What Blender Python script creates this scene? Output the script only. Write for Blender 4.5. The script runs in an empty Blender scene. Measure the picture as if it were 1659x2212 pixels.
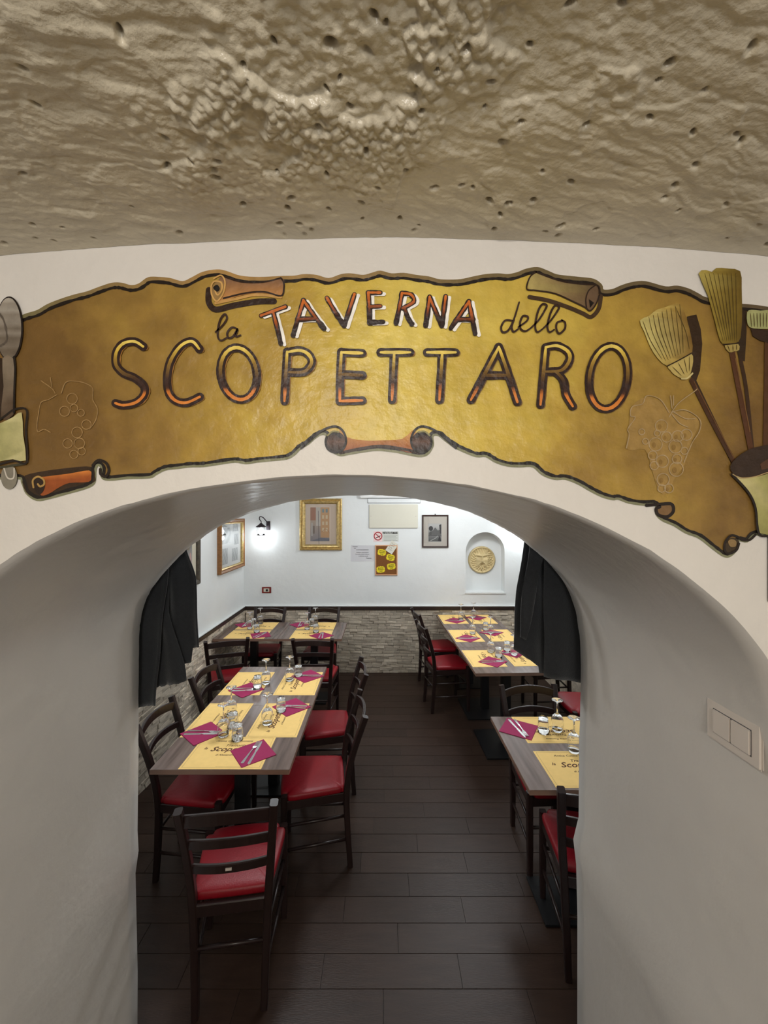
import bpy, bmesh, math, random
import numpy as np
from mathutils import Vector, Matrix
from mathutils.geometry import tessellate_polygon
random.seed(7)
R = math.radians
S = bpy.context.scene
C = S.collection

# ------------------------------------------------------------ camera, world, light, exposure
cd = bpy.data.cameras.new('camera'); cam = bpy.data.objects.new('camera', cd); C.objects.link(cam)
cam.location = (0, 0, 2.03); cam.rotation_euler = (R(90), 0, 0)
cd.sensor_fit = 'VERTICAL'; cd.sensor_height = 36; cd.lens = 36*880/2212
cd.shift_x = 3.5/2212; cd.shift_y = 3/2212; cd.clip_start = 0.02
S.camera = cam
w = bpy.data.worlds.new('world'); S.world = w; w.use_nodes = True
w.node_tree.nodes['Background'].inputs[0].default_value = (0.02, 0.02, 0.02, 1)
w.node_tree.nodes['Background'].inputs[1].default_value = 1
S.view_settings.view_transform = 'Standard'; S.view_settings.look = 'None'
S.view_settings.exposure = 0.0; S.view_settings.gamma = 1; S.view_settings.use_curve_mapping = False

def lamp(name, kind, loc, power, col, size=0.1, rot=(0, 0, 0)):
    l = bpy.data.lights.new(name, kind); l.energy = power; l.color = col
    if kind == 'AREA': l.shape = 'DISK'; l.size = size
    else: l.shadow_soft_size = size
    o = bpy.data.objects.new(name, l); C.objects.link(o); o.location = loc; o.rotation_euler = rot
    return o
lamp('entrance_lamp', 'POINT', (-0.15, -0.34, 2.40), 11, (1, 0.94, 0.87), 0.035)
lamp('entrance_added_fill', 'POINT', (0.1, -1.3, 2.0), 43.0, (1, 0.98, 0.95), 0.15)  # added fill light behind the camera, brightens entrance and passage, no fixture
lamp('dining_added_fill_near', 'POINT', (-0.7, 2.9, 2.55), 36, (0.94, 0.97, 1), 0.12)  # unseen light added under the ceiling to brighten the near tables
lamp('dining_added_fill_far', 'POINT', (0.9, 4.1, 2.55), 41, (0.94, 0.97, 1), 0.12)  # second added light without a fixture, brightens the back of the dining room

# ------------------------------------------------------------ materials
def lin(c):
    return tuple(((v/255)/12.92 if v/255 <= .04045 else ((v/255+.055)/1.055)**2.4) for v in c)
def mat(name, col, rough=.6, metal=0, var=0.0, vscale=8, bump=0.0, bscale=60, spec=.5, stretch=(1, 1, 1), trans=0, coat=0, ior=1.45, rnd=0, attr=None, col2=None, sheen=0):
    m = bpy.data.materials.new(name); m.use_nodes = True
    nt = m.node_tree; N = nt.nodes; L = nt.links; b = N['Principled BSDF']
    c = lin(col) + (1,)
    b.inputs['Base Color'].default_value = c
    b.inputs['Roughness'].default_value = rough; b.inputs['Metallic'].default_value = metal
    b.inputs['Specular IOR Level'].default_value = spec; b.inputs['IOR'].default_value = ior
    b.inputs['Transmission Weight'].default_value = trans; b.inputs['Coat Weight'].default_value = coat
    b.inputs['Sheen Weight'].default_value = sheen
    tc = N.new('ShaderNodeTexCoord'); mp = N.new('ShaderNodeMapping'); mp.inputs['Scale'].default_value = stretch
    L.new(tc.outputs['Object'], mp.inputs['Vector'])
    src = None
    if attr:
        a = N.new('ShaderNodeAttribute'); a.attribute_name = attr; src = a.outputs['Color']
    if var or col2:
        n = N.new('ShaderNodeTexNoise'); n.inputs['Scale'].default_value = vscale; n.inputs['Detail'].default_value = 6
        L.new(mp.outputs[0], n.inputs['Vector'])
        r = N.new('ShaderNodeMapRange'); r.inputs['From Min'].default_value = .3; r.inputs['From Max'].default_value = .7
        L.new(n.outputs['Fac'], r.inputs['Value'])
        mx = N.new('ShaderNodeMix'); mx.data_type = 'RGBA'
        if src is not None:
            mx.blend_type = 'MULTIPLY'; mx.inputs['Factor'].default_value = 1
            r.inputs['To Min'].default_value = 1-var; r.inputs['To Max'].default_value = 1+var
            L.new(src, mx.inputs['A']); L.new(r.outputs[0], mx.inputs['B'])
        else:
            L.new(r.outputs[0], mx.inputs['Factor'])
            k2 = lin(col2)+(1,) if col2 else tuple(x*(1-var) for x in c[:3])+(1,)
            mx.inputs['A'].default_value = k2; mx.inputs['B'].default_value = c if col2 else tuple(min(1, x*(1+var)) for x in c[:3])+(1,)
        src = mx.outputs['Result']
    if rnd:
        oi = N.new('ShaderNodeObjectInfo'); r2 = N.new('ShaderNodeMapRange')
        r2.inputs['To Min'].default_value = 1-rnd; r2.inputs['To Max'].default_value = 1+rnd
        L.new(oi.outputs['Random'], r2.inputs['Value'])
        m2 = N.new('ShaderNodeMix'); m2.data_type = 'RGBA'; m2.blend_type = 'MULTIPLY'; m2.inputs['Factor'].default_value = 1
        if src is not None: L.new(src, m2.inputs['A'])
        else: m2.inputs['A'].default_value = c
        L.new(r2.outputs[0], m2.inputs['B']); src = m2.outputs['Result']
    if src is not None: L.new(src, b.inputs['Base Color'])
    if bump:
        n2 = N.new('ShaderNodeTexNoise'); n2.inputs['Scale'].default_value = bscale; n2.inputs['Detail'].default_value = 5
        L.new(mp.outputs[0], n2.inputs['Vector'])
        bp = N.new('ShaderNodeBump'); bp.inputs['Strength'].default_value = bump; bp.inputs['Distance'].default_value = .01
        L.new(n2.outputs['Fac'], bp.inputs['Height']); L.new(bp.outputs[0], b.inputs['Normal'])
    return m
def emit(name, col, k):
    m = bpy.data.materials.new(name); m.use_nodes = True; b = m.node_tree.nodes['Principled BSDF']
    b.inputs['Emission Color'].default_value = lin(col)+(1,); b.inputs['Emission Strength'].default_value = k
    return m
M = {}
M['plaster'] = mat('white_plaster', (222, 224, 223), .55, var=.025, vscale=3, bump=.25, bscale=14)
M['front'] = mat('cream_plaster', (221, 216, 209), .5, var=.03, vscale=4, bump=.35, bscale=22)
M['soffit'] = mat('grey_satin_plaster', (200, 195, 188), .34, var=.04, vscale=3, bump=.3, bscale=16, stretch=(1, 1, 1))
M['ceiling'] = mat('tan_painted_stone', (196, 186, 164), .24, var=.05, vscale=7, bump=.25, bscale=110)
M['grout'] = mat('dark_grout', (38, 30, 27), .8)
M['plank'] = mat('brown_plank_tile', (53, 39, 32), .36, spec=.3, var=.16, vscale=5, bump=.12, bscale=40, stretch=(1, 9, 1), rnd=.13)
M['stone'] = mat('split_stone', (214, 200, 180), .8, var=.26, vscale=14, bump=.8, bscale=45, rnd=.16)
M['stone_v'] = mat('split_stone_mass', (214, 200, 180), .8, var=.26, vscale=14, bump=.8, bscale=45, attr='Col')
M['mortar'] = mat('stone_backing', (92, 82, 70), .9)
M['rail'] = mat('dark_rail_wood', (46, 33, 29), .35, var=.1, stretch=(2, 2, 20))
M['chair'] = mat('dark_walnut_wood', (38, 25, 23), .3, var=.15, vscale=12, stretch=(6, 6, 1))
M['red'] = mat('red_vinyl', (132, 8, 24), .42, bump=.12, bscale=160)
M['laminate'] = mat('grey_walnut_laminate', (124, 106, 98), .24, vscale=5, bump=.05, bscale=30, stretch=(7, .55, 1), col2=(84, 69, 63))
M['edge'] = mat('laminate_edge', (128, 100, 84), .4, var=.08, stretch=(1, 1, 10))
M['black'] = mat('black_metal', (20, 20, 22), .4)
M['mat'] = mat('yellow_paper', (242, 204, 126), .75, var=.03, vscale=30)
M['ink'] = mat('brown_ink', (92, 55, 34), .8)
M['napkin'] = mat('magenta_paper', (154, 32, 84), .8, var=.04, vscale=50)
M['steel'] = mat('polished_steel', (225, 225, 225), .16, metal=1)
M['glass'] = mat('clear_glass', (255, 255, 255), .01, trans=1, ior=1.45)
M['cloth'] = mat('charcoal_cloth', (38, 40, 43), .95, var=.12, vscale=90, bump=.2, bscale=250, sheen=.3)
M['paint'] = mat('mural_paint', (200, 200, 200), .42, var=.14, vscale=55, bump=.25, bscale=60, attr='Col')
M['print'] = mat('printed_paper', (200, 200, 200), .7, attr='Col')
M['gold'] = mat('gilt_frame', (190, 164, 108), .34, metal=.6, var=.3, vscale=40, bump=.4, bscale=60)
M['brownwood'] = mat('honey_brown_frame', (136, 92, 50), .45, var=.2, vscale=20, stretch=(1, 1, 4))
M['darkframe'] = mat('dark_frame_wood', (52, 32, 27), .35)
M['greyframe'] = mat('dark_mottled_frame', (60, 52, 40), .4, var=.5, vscale=30)
M['cream'] = mat('ivory_plastic', (208, 204, 188), .4)
M['white'] = mat('white_plastic', (232, 232, 230), .35)
M['switch'] = mat('switch_plastic', (205, 195, 185), .35)
M['redplastic'] = mat('dark_red_plastic', (120, 30, 22), .4)
M['pine'] = mat('pale_pine', (212, 160, 120), .5)
M['cork'] = mat('brown_cork', (122, 76, 36), .9, var=.2, vscale=120)
M['medal'] = mat('cast_stone_relief', (198, 178, 132), .6, var=.1, vscale=20)
M['iron'] = mat('wrought_iron', (44, 32, 36), .4, metal=.3)
M['bulb'] = emit('lit_bulb', (235, 244, 255), 22)
# parchment paint: golden in the middle, brown ochre towards both ends, as brushed on the wall
def parchment():
    m = mat('parchment_paint', (180, 150, 70), .36, bump=.4, bscale=35)
    nt = m.node_tree; N = nt.nodes; L = nt.links; b = N['Principled BSDF']
    tc = N.new('ShaderNodeTexCoord'); sx = N.new('ShaderNodeSeparateXYZ'); L.new(tc.outputs['Object'], sx.inputs[0])
    n = N.new('ShaderNodeTexNoise'); n.inputs['Scale'].default_value = 5; n.inputs['Detail'].default_value = 7; n.inputs['Roughness'].default_value = .6
    L.new(tc.outputs['Object'], n.inputs['Vector'])
    a = N.new('ShaderNodeMath'); a.operation = 'SUBTRACT'; a.inputs[1].default_value = .06; L.new(sx.outputs[0], a.inputs[0])
    ab = N.new('ShaderNodeMath'); ab.operation = 'ABSOLUTE'; L.new(a.outputs[0], ab.inputs[0])
    s = N.new('ShaderNodeMath'); s.operation = 'MULTIPLY_ADD'; s.inputs[1].default_value = 1.62; L.new(ab.outputs[0], s.inputs[0])
    n2 = N.new('ShaderNodeMath'); n2.operation = 'MULTIPLY_ADD'; n2.inputs[1].default_value = 1.1; n2.inputs[2].default_value = -.5; L.new(n.outputs['Fac'], n2.inputs[0])
    L.new(n2.outputs[0], s.inputs[2])
    cr = N.new('ShaderNodeValToRGB'); e = cr.color_ramp.elements
    for p, c in ((0, (224, 200, 100)), (.2, (208, 180, 80)), (.45, (184, 152, 66)), (.75, (150, 118, 56)), (1, (118, 88, 44))):
        if p in (0, 1): k = e[0] if p == 0 else e[len(e)-1]
        else: k = e.new(p)
        k.position = p; k.color = lin(c)+(1,)
    L.new(s.outputs[0], cr.inputs[0])
    n3 = N.new('ShaderNodeTexNoise'); n3.inputs['Scale'].default_value = 28; n3.inputs['Detail'].default_value = 8; L.new(tc.outputs['Object'], n3.inputs['Vector'])
    mr = N.new('ShaderNodeMapRange'); mr.inputs['From Min'].default_value = .3; mr.inputs['From Max'].default_value = .7
    mr.inputs['To Min'].default_value = .87; mr.inputs['To Max'].default_value = 1.1; L.new(n3.outputs['Fac'], mr.inputs['Value'])
    mx = N.new('ShaderNodeMix'); mx.data_type = 'RGBA'; mx.blend_type = 'MULTIPLY'; mx.inputs['Factor'].default_value = 1
    L.new(cr.outputs[0], mx.inputs['A']); L.new(mr.outputs[0], mx.inputs['B']); L.new(mx.outputs['Result'], b.inputs['Base Color'])
    return m
M['parchment'] = parchment()
M['greyink'] = mat('grey_ink', (84, 82, 84), .8)

# ------------------------------------------------------------ helpers
def link(name, me, m=None, parent=None, loc=(0, 0, 0), rot=(0, 0, 0), scale=(1, 1, 1), label=None):
    o = bpy.data.objects.new(name, me); C.objects.link(o)
    if m is not None and not me.materials: me.materials.append(M[m] if isinstance(m, str) else m)
    o.location = loc; o.rotation_euler = rot; o.scale = scale
    if parent is not None: o.parent = parent
    if label: o['label'] = label
    return o
def tag(o, label, cat, group=None):
    o['label'] = label; o['category'] = cat
    if group: o['group'] = group
    return o
def thing(name, label, cat, loc=(0, 0, 0), rz=0, group=None):
    o = bpy.data.objects.new(name, None); C.objects.link(o); o.location = loc; o.rotation_euler = (0, 0, rz)
    o.empty_display_size = .1
    return tag(o, label, cat, group)
def struct(o): o['kind'] = 'structure'; return o
def mesh(name, v, f, smooth=False):
    me = bpy.data.meshes.new(name); me.from_pydata([tuple(p) for p in v], [], f); me.update()
    if smooth: me.polygons.foreach_set('use_smooth', [True]*len(me.polygons))
    return me
def bm_mesh(name, bm, smooth=False):
    bmesh.ops.recalc_face_normals(bm, faces=bm.faces)
    me = bpy.data.meshes.new(name); bm.to_mesh(me); bm.free()
    if smooth: me.polygons.foreach_set('use_smooth', [True]*len(me.polygons))
    return me
def box(bm, lo, hi, bev=0):
    r = bmesh.ops.create_cube(bm, size=1)
    s = [hi[i]-lo[i] for i in range(3)]; c = [(hi[i]+lo[i])/2 for i in range(3)]
    for v in r['verts']: v.co = Vector([v.co[i]*s[i]+c[i] for i in range(3)])
    if bev:
        es = list({e for v in r['verts'] for e in v.link_edges})
        bmesh.ops.bevel(bm, geom=es, offset=bev, segments=2, affect='EDGES')
def box_mesh(name, lo, hi, bev=0):
    bm = bmesh.new(); box(bm, lo, hi, bev); return bm_mesh(name, bm)
def smoothpts(p, n=5, closed=False):
    p = [tuple(q) for q in p]; out = []; m = len(p)
    rng = range(m if closed else m-1)
    for i in rng:
        a, b, c, d = (p[(i-1) % m] if closed or i > 0 else p[0]), p[i], p[(i+1) % m], (p[(i+2) % m] if closed or i+2 < m else p[-1])
        for j in range(n):
            t = j/n
            out.append(tuple(.5*(2*b[k]+(c[k]-a[k])*t+(2*a[k]-5*b[k]+4*c[k]-d[k])*t*t+(3*b[k]-a[k]-3*c[k]+d[k])*t**3) for k in range(len(b))))
    if not closed: out.append(p[-1])
    return out
def sweep(bm, pts, prof, up=(0, 1, 0), scales=None, caps=True):
    """profile (list of 2D) swept along pts; profile x along side, y along 'up'."""
    rings = []; n = len(pts); pts = [Vector(p) for p in pts]; up = Vector(up)
    for i, p in enumerate(pts):
        t = (pts[min(i+1, n-1)]-pts[max(i-1, 0)]).normalized()
        s = t.cross(up)
        if s.length < 1e-5: s = t.cross(Vector((1, 0, 0)))
        s.normalize(); u = s.cross(t).normalized(); k = scales[i] if scales else 1
        rings.append([bm.verts.new(p+s*a*k+u*b*k) for a, b in prof])
    m = len(prof)
    for i in range(n-1):
        for j in range(m): bm.faces.new((rings[i][j], rings[i][(j+1) % m], rings[i+1][(j+1) % m], rings[i+1][j]))
    if caps: bm.faces.new(rings[0][::-1]); bm.faces.new(rings[-1])
def rrect(w, h, c=.004):
    a, b = w/2, h/2
    return [(-a+c, -b), (a-c, -b), (a, -b+c), (a, b-c), (a-c, b), (-a+c, b), (-a, b-c), (-a, -b+c)]
def circ(r, n=10): return [(r*math.cos(2*math.pi*i/n), r*math.sin(2*math.pi*i/n)) for i in range(n)]
def lathe_mesh(name, prof, n=24, smooth=True, facet=None):
    v = []; f = []
    for i in range(n):
        a = 2*math.pi*i/n
        for r, z in prof: v.append((r*math.cos(a), r*math.sin(a), z))
    m = len(prof)
    for i in range(n):
        for j in range(m-1):
            a, b = i*m+j, ((i+1) % n)*m+j
            f.append((a, b, b+1, a+1))
    me = mesh(name, v, f, smooth)
    bm = bmesh.new(); bm.from_mesh(me); bmesh.ops.remove_doubles(bm, verts=bm.verts, dist=1e-5); bmesh.ops.recalc_face_normals(bm, faces=bm.faces); bm.to_mesh(me); bm.free()
    return me

class Paint:
    """flat coloured shapes on one plane; xf turns drawing units into local (x, z)."""
    def __init__(s, xf=lambda x, y: (x, y)): s.k = 0; s.v = []; s.f = []; s.c = []; s.xf = xf
    def poly(s, pts, col, lay=0, smooth=0):
        s.k += 1
        if smooth: pts = smoothpts(pts, smooth, True)
        b = len(s.v); q = [s.xf(*p) for p in pts]
        for (x, z), p in zip(q, pts):
            s.v.append((x, -lay*.00035-s.k*.00002, z)); s.c.append(col(*p) if callable(col) else col)
        for t in tessellate_polygon([[Vector((x, z, 0)) for x, z in q]]): s.f.append([b+i for i in t])
    def grid(s, x0, y0, x1, y1, n, m, col, lay=0):
        b = len(s.v)
        for j in range(m+1):
            for i in range(n+1):
                x, y = x0+(x1-x0)*i/n, y0+(y1-y0)*j/m; q = s.xf(x, y)
                s.v.append((q[0], -lay*.00035-s.k*.00002, q[1])); s.c.append(col(x, y))
        for j in range(m):
            for i in range(n):
                a = b+j*(n+1)+i; s.f.append([a, a+1, a+n+2, a+n+1])
    def stroke(s, pts, wd, col, lay=0, sm=5, closed=False, taper=0, jit=0, off=(0, 0)):
        s.k += 1
        pts = smoothpts(pts, sm, closed) if sm else [tuple(p) for p in pts]
        pts = [(x+off[0], y+off[1]) for x, y in pts]
        if closed: pts.append(pts[0])
        n = len(pts); b = len(s.v); cc = (lambda x, y: col(x, y)) if callable(col) else (lambda x, y: col)
        def add(x, y):
            q = s.xf(x, y); s.v.append((q[0], -lay*.00035-s.k*.00002, q[1])); s.c.append(cc(x, y)); return len(s.v)-1
        prev = None; L = []
        for i, (x, y) in enumerate(pts):
            if closed: a, c = pts[(i-1) % (n-1)], pts[(i+1) % (n-1)]
            else: a, c = pts[max(i-1, 0)], pts[min(i+1, n-1)]
            dx, dy = c[0]-a[0], c[1]-a[1]; l = math.hypot(dx, dy) or 1; dx /= l; dy /= l
            t = i/(n-1); ww = wd/2*(1-taper*abs(2*t-1)**2)
            if jit: ww *= 1+random.uniform(-jit, jit)
            L.append((add(x-dy*ww, y+dx*ww), add(x+dy*ww, y-dx*ww)))
            if i: s.f.append([L[-2][0], L[-2][1], L[-1][1], L[-1][0]])
            if not closed and i in (0, n-1):
                sg = -1 if i == 0 else 1; ct = add(x, y); fan = []
                a0 = math.atan2(dx, -dy)
                for k in range(7):
                    an = a0 - sg*math.pi*k/6
                    fan.append(add(x+math.cos(an)*ww, y+math.sin(an)*ww))
                for k in range(6): s.f.append([ct, fan[k], fan[k+1]])
    def build(s, name, parent, m='paint', label=None):
        me = mesh(name, s.v, s.f)
        a = me.color_attributes.new('Col', 'FLOAT_COLOR', 'POINT')
        a.data.foreach_set('color', [x for c in s.c for x in (*lin(c), 1)])
        return link(name, me, m, parent, label=label)
def mixc(a, b, t):
    t = max(0, min(1, t)); return tuple(a[i]+(b[i]-a[i])*t for i in range(3))
def ramp(t, stops):
    for (p, c), (q, d) in zip(stops, stops[1:]):
        if t <= q: return mixc(c, d, (t-p)/(q-p) if q > p else 1)
    return stops[-1][1]
_tx = {}
def text_mesh(s, size=1, shear=0, align='LEFT', bold=0):
    key = (s, size, shear, align, bold)
    if key not in _tx:
        cu = bpy.data.curves.new('text', 'FONT'); cu.body = s; cu.size = size; cu.shear = shear; cu.align_x = align; cu.offset = bold; cu.resolution_u = 2
        o = bpy.data.objects.new('text', cu); C.objects.link(o); bpy.context.view_layer.update()
        _tx[key] = bpy.data.meshes.new_from_object(o.evaluated_get(bpy.context.evaluated_depsgraph_get()))
        _tx[key].materials.clear()
        bpy.data.objects.remove(o)
    return _tx[key]
def join_texts(name, items):
    """items: (string, size, shear, x, y, bold) in the xy plane -> one mesh"""
    v = []; f = []
    for s, size, sh, x, y, bo in items:
        me = text_mesh(s, size, sh, 'LEFT', bo); b = len(v)
        v += [(p.co.x+x, p.co.y+y, 0) for p in me.vertices]; f += [[b+i for i in p.vertices] for p in me.polygons]
    return mesh(name, v, f)

# ------------------------------------------------------------ noise for the rough ceiling
rs = np.random.RandomState(5)
_tab = rs.rand(256, 256)
def vnoise(x, y, seed=0):
    x = x+seed*17.3; y = y+seed*9.1
    xi = np.floor(x).astype(int); yi = np.floor(y).astype(int); fx = x-xi; fy = y-yi
    fx = fx*fx*(3-2*fx); fy = fy*fy*(3-2*fy); g = lambda a, b: _tab[a % 256, b % 256]
    return (g(xi, yi)*(1-fx)+g(xi+1, yi)*fx)*(1-fy)+(g(xi, yi+1)*(1-fx)+g(xi+1, yi+1)*fx)*fy
def fbm(x, y, o=4, seed=0):
    s = 0; a = .5
    for i in range(o): s = s+a*vnoise(x, y, seed+i*3); x = x*2.03; y = y*2.03; a *= .5
    return s
def grid_mesh(name, X, Y, Z):
    h, wd = X.shape; v = np.stack([X, Y, Z], -1).reshape(-1, 3)
    i = np.arange(h*wd).reshape(h, wd); f = np.stack([i[:-1, :-1], i[1:, :-1], i[1:, 1:], i[:-1, 1:]], -1).reshape(-1, 4)
    me = bpy.data.meshes.new(name); me.vertices.add(len(v)); me.vertices.foreach_set('co', v.ravel())
    me.loops.add(f.size); me.loops.foreach_set('vertex_index', f.ravel().astype('i4'))
    me.polygons.add(len(f)); me.polygons.foreach_set('loop_start', np.arange(0, f.size, 4, dtype='i4'))
    me.update(calc_edges=True); me.validate(); me.polygons.foreach_set('use_smooth', [True]*len(f))
    return me

# ------------------------------------------------------------ structure
XL, XR, YB, YF, YR = -1.77, 2.0, 5.2, .68, 1.45     # room sides, back wall, arch wall front and rear faces
EXL, EXR, EY = -1.6, 1.6, -2.2                      # entrance room
ZC = 2.49
struct(link('floor', box_mesh('floor', (XL-.2, EY-.2, -.1), (XR+.2, YB+.2, -.004)), 'grout'))
floor = bpy.data.objects['floor']
# planks, running across the room
pb = {}
row = 0; y = .62
while y < YB-.01:
    wd = min(.14, YB-.005-y); x = XL+.005 - (row*.27) % .61
    while x < XR-.005:
        a, b = max(x, XL+.004), min(x+.61, XR-.004)
        if b-a > .03:
            L_ = round(b-a-.0022, 3); W_ = round(wd-.0022, 3)
            if (L_, W_) not in pb: pb[(L_, W_)] = box_mesh('plank', (0, 0, -.012), (L_, W_, 0), .0008)
            link('plank', pb[(L_, W_)], 'plank', floor, (a, y, 0))
        x += .61
    y += .14; row += 1

# arch opening profile (x, z) from the left foot over the crown to the right foot
prof = [(-.872, 0), (-.871, .4), (-.878, .75), (-.868, .83), (-.872, .9), (-.868, 1.2), (-.868, 1.4), (-.867, 1.555), (-.861, 1.645), (-.842, 1.72), (-.80, 1.79), (-.722, 1.878), (-.65, 1.937), (-.578, 1.983), (-.48, 2.027), (-.385, 2.056),
        (-.293, 2.076), (-.142, 2.092), (-.02, 2.094), (.092, 2.085), (.18, 2.07), (.27, 2.048), (.36, 2.013), (.447, 1.968), (.516, 1.92), (.585, 1.86), (.645, 1.785), (.682, 1.70), (.703, 1.574), (.705, 1.4), (.7, 1.2), (.699, .95), (.68, .87), (.69, .78), (.694, .6), (.693, 0)]
prof = prof[:5] + smoothpts(prof[5:-5], 6) + prof[-5:]
def wall_arch():
    v = []; f = []; n = len(prof); cx = -.08
    ny = 14
    for j in range(ny+1):
        t = j/ny; yy = YF+(YR-YF)*t
        for i, (x, z) in enumerate(prof):
            k = 0
            if j in (0, ny): k = .0025*(vnoise(np.array(i*.9), np.array(j*3.1), 4)-.5)
            wob = .004*(fbm(np.array(i*.11), np.array(t*2.5), 3, 8)-.45)
            dx, dz = x-cx, z-1.4; l = math.hypot(dx, dz); q = k+wob*(1 if 0 < j < ny else .6)
            v.append((x+dx/l*q, yy, z+dz/l*q if z > 0 else 0))
    for j in range(ny):
        for i in range(n-1):
            a = j*n+i; f.append((a, a+1, a+n+1, a+n))
    nsof = len(f)
    for yy, ring, xl, xr in ((YF, 0, EXL-.1, EXR+.1), (YR, ny, XL-.1, XR+.1)):
        b = len(v); zt = 2.95
        # outer boundary points matched to the profile points
        for i, (x, z) in enumerate(prof):
            if i < 9: o = (xl, z)
            elif i > n-10: o = (xr, z)
            else:
                t = (i-9)/(n-19); z0 = prof[8][1]; z1 = prof[n-9][1]; per = (zt-z0)+(xr-xl)+(zt-z1); d = t*per
                if d < zt-z0: o = (xl, z0+d)
                elif d < zt-z0+xr-xl: o = (xl+d-(zt-z0), zt)
                else: o = (xr, zt-(d-(zt-z0)-(xr-xl)))
            v.append((o[0], yy, o[1]))
        for i in range(n-1):
            a = ring*n+i; f.append((a, a+1, b+i+1, b+i) if ring == 0 else (a+1, a, b+i, b+i+1))
    bm = bmesh.new(); me = mesh('wall_front', v, f); bm.from_mesh(me)
    bmesh.ops.recalc_face_normals(bm, faces=bm.faces); bm.to_mesh(me); bm.free()
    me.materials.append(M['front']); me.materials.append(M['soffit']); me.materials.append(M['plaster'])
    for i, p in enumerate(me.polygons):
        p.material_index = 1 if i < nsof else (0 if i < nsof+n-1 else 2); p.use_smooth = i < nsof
    return struct(link('wall_front', me))
wall_arch()

def plain_wall(name, lo, hi, m): return struct(link(name, box_mesh(name, lo, hi), m))
wl = plain_wall('wall_left', (XL-.12, YR-.1, -.1), (XL, YB+.3, 2.95), 'plaster')
wr = plain_wall('wall_right', (XR, YR-.1, -.1), (XR+.12, YB+.3, 2.95), 'plaster')
plain_wall('wall_entrance_left', (EXL-.12, EY, -.1), (EXL, YF, 2.95), 'front')
plain_wall('wall_entrance_right', (EXR, EY, -.1), (EXR+.12, YF, 2.95), 'front')
plain_wall('wall_entrance_back', (EXL-.12, EY-.12, -.1), (EXR+.12, EY, 2.95), 'front')
struct(link('ceiling', box_mesh('ceiling', (XL-.12, YR-.05, 2.8), (XR+.12, YB+.2, 2.95)), 'plaster'))
# back wall with the arched niche
NX0, NX1, NZ0, NZS, NR, ND = 1.064, 1.56, 1.025, 1.542, .248, .16
def wall_back():
    nx = (NX0+NX1)/2
    loop = [(NX0, NZ0), (NX0, NZS)] + [(nx-NR*math.cos(a), NZS+NR*math.sin(a)) for a in [math.pi*i/24 for i in range(1, 24)]] + [(NX1, NZS), (NX1, NZ0)]
    out = [(XL-.05, -.05), (XL-.05, 2.9), (XR+.05, 2.9), (XR+.05, -.05)]
    fl = [Vector((x, z, 0)) for x, z in out]; hl = [Vector((x, z, 0)) for x, z in loop]
    tri = tessellate_polygon([fl, hl[::-1]]); allp = out+loop[::-1]
    v = [(x, YB, z) for x, z in allp]; f = [list(t) for t in tri]
    n = len(loop); b = len(v)
    v += [(x, YB, z) for x, z in loop]+[(x-.0*i, YB+ND, z) for i, (x, z) in enumerate(loop)]
    for i in range(n): j = (i+1) % n; f.append([b+i, b+j, b+n+j, b+n+i])
    f.append([b+n+i for i in range(n)])
    bm = bmesh.new(); me = mesh('wall_back', v, f); bm.from_mesh(me)
    bmesh.ops.remove_doubles(bm, verts=bm.verts, dist=1e-5)
    bmesh.ops.recalc_face_normals(bm, faces=bm.faces); bm.to_mesh(me); bm.free()
    return struct(link('wall_back', me, 'plaster'))
wb = wall_back()
struct(link('trim_4', box_mesh('trim', (NX0-.015, YB-.012, NZ0-.022), (NX1+.015, YB+.01, NZ0-.001), .003), 'plaster'))

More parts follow.
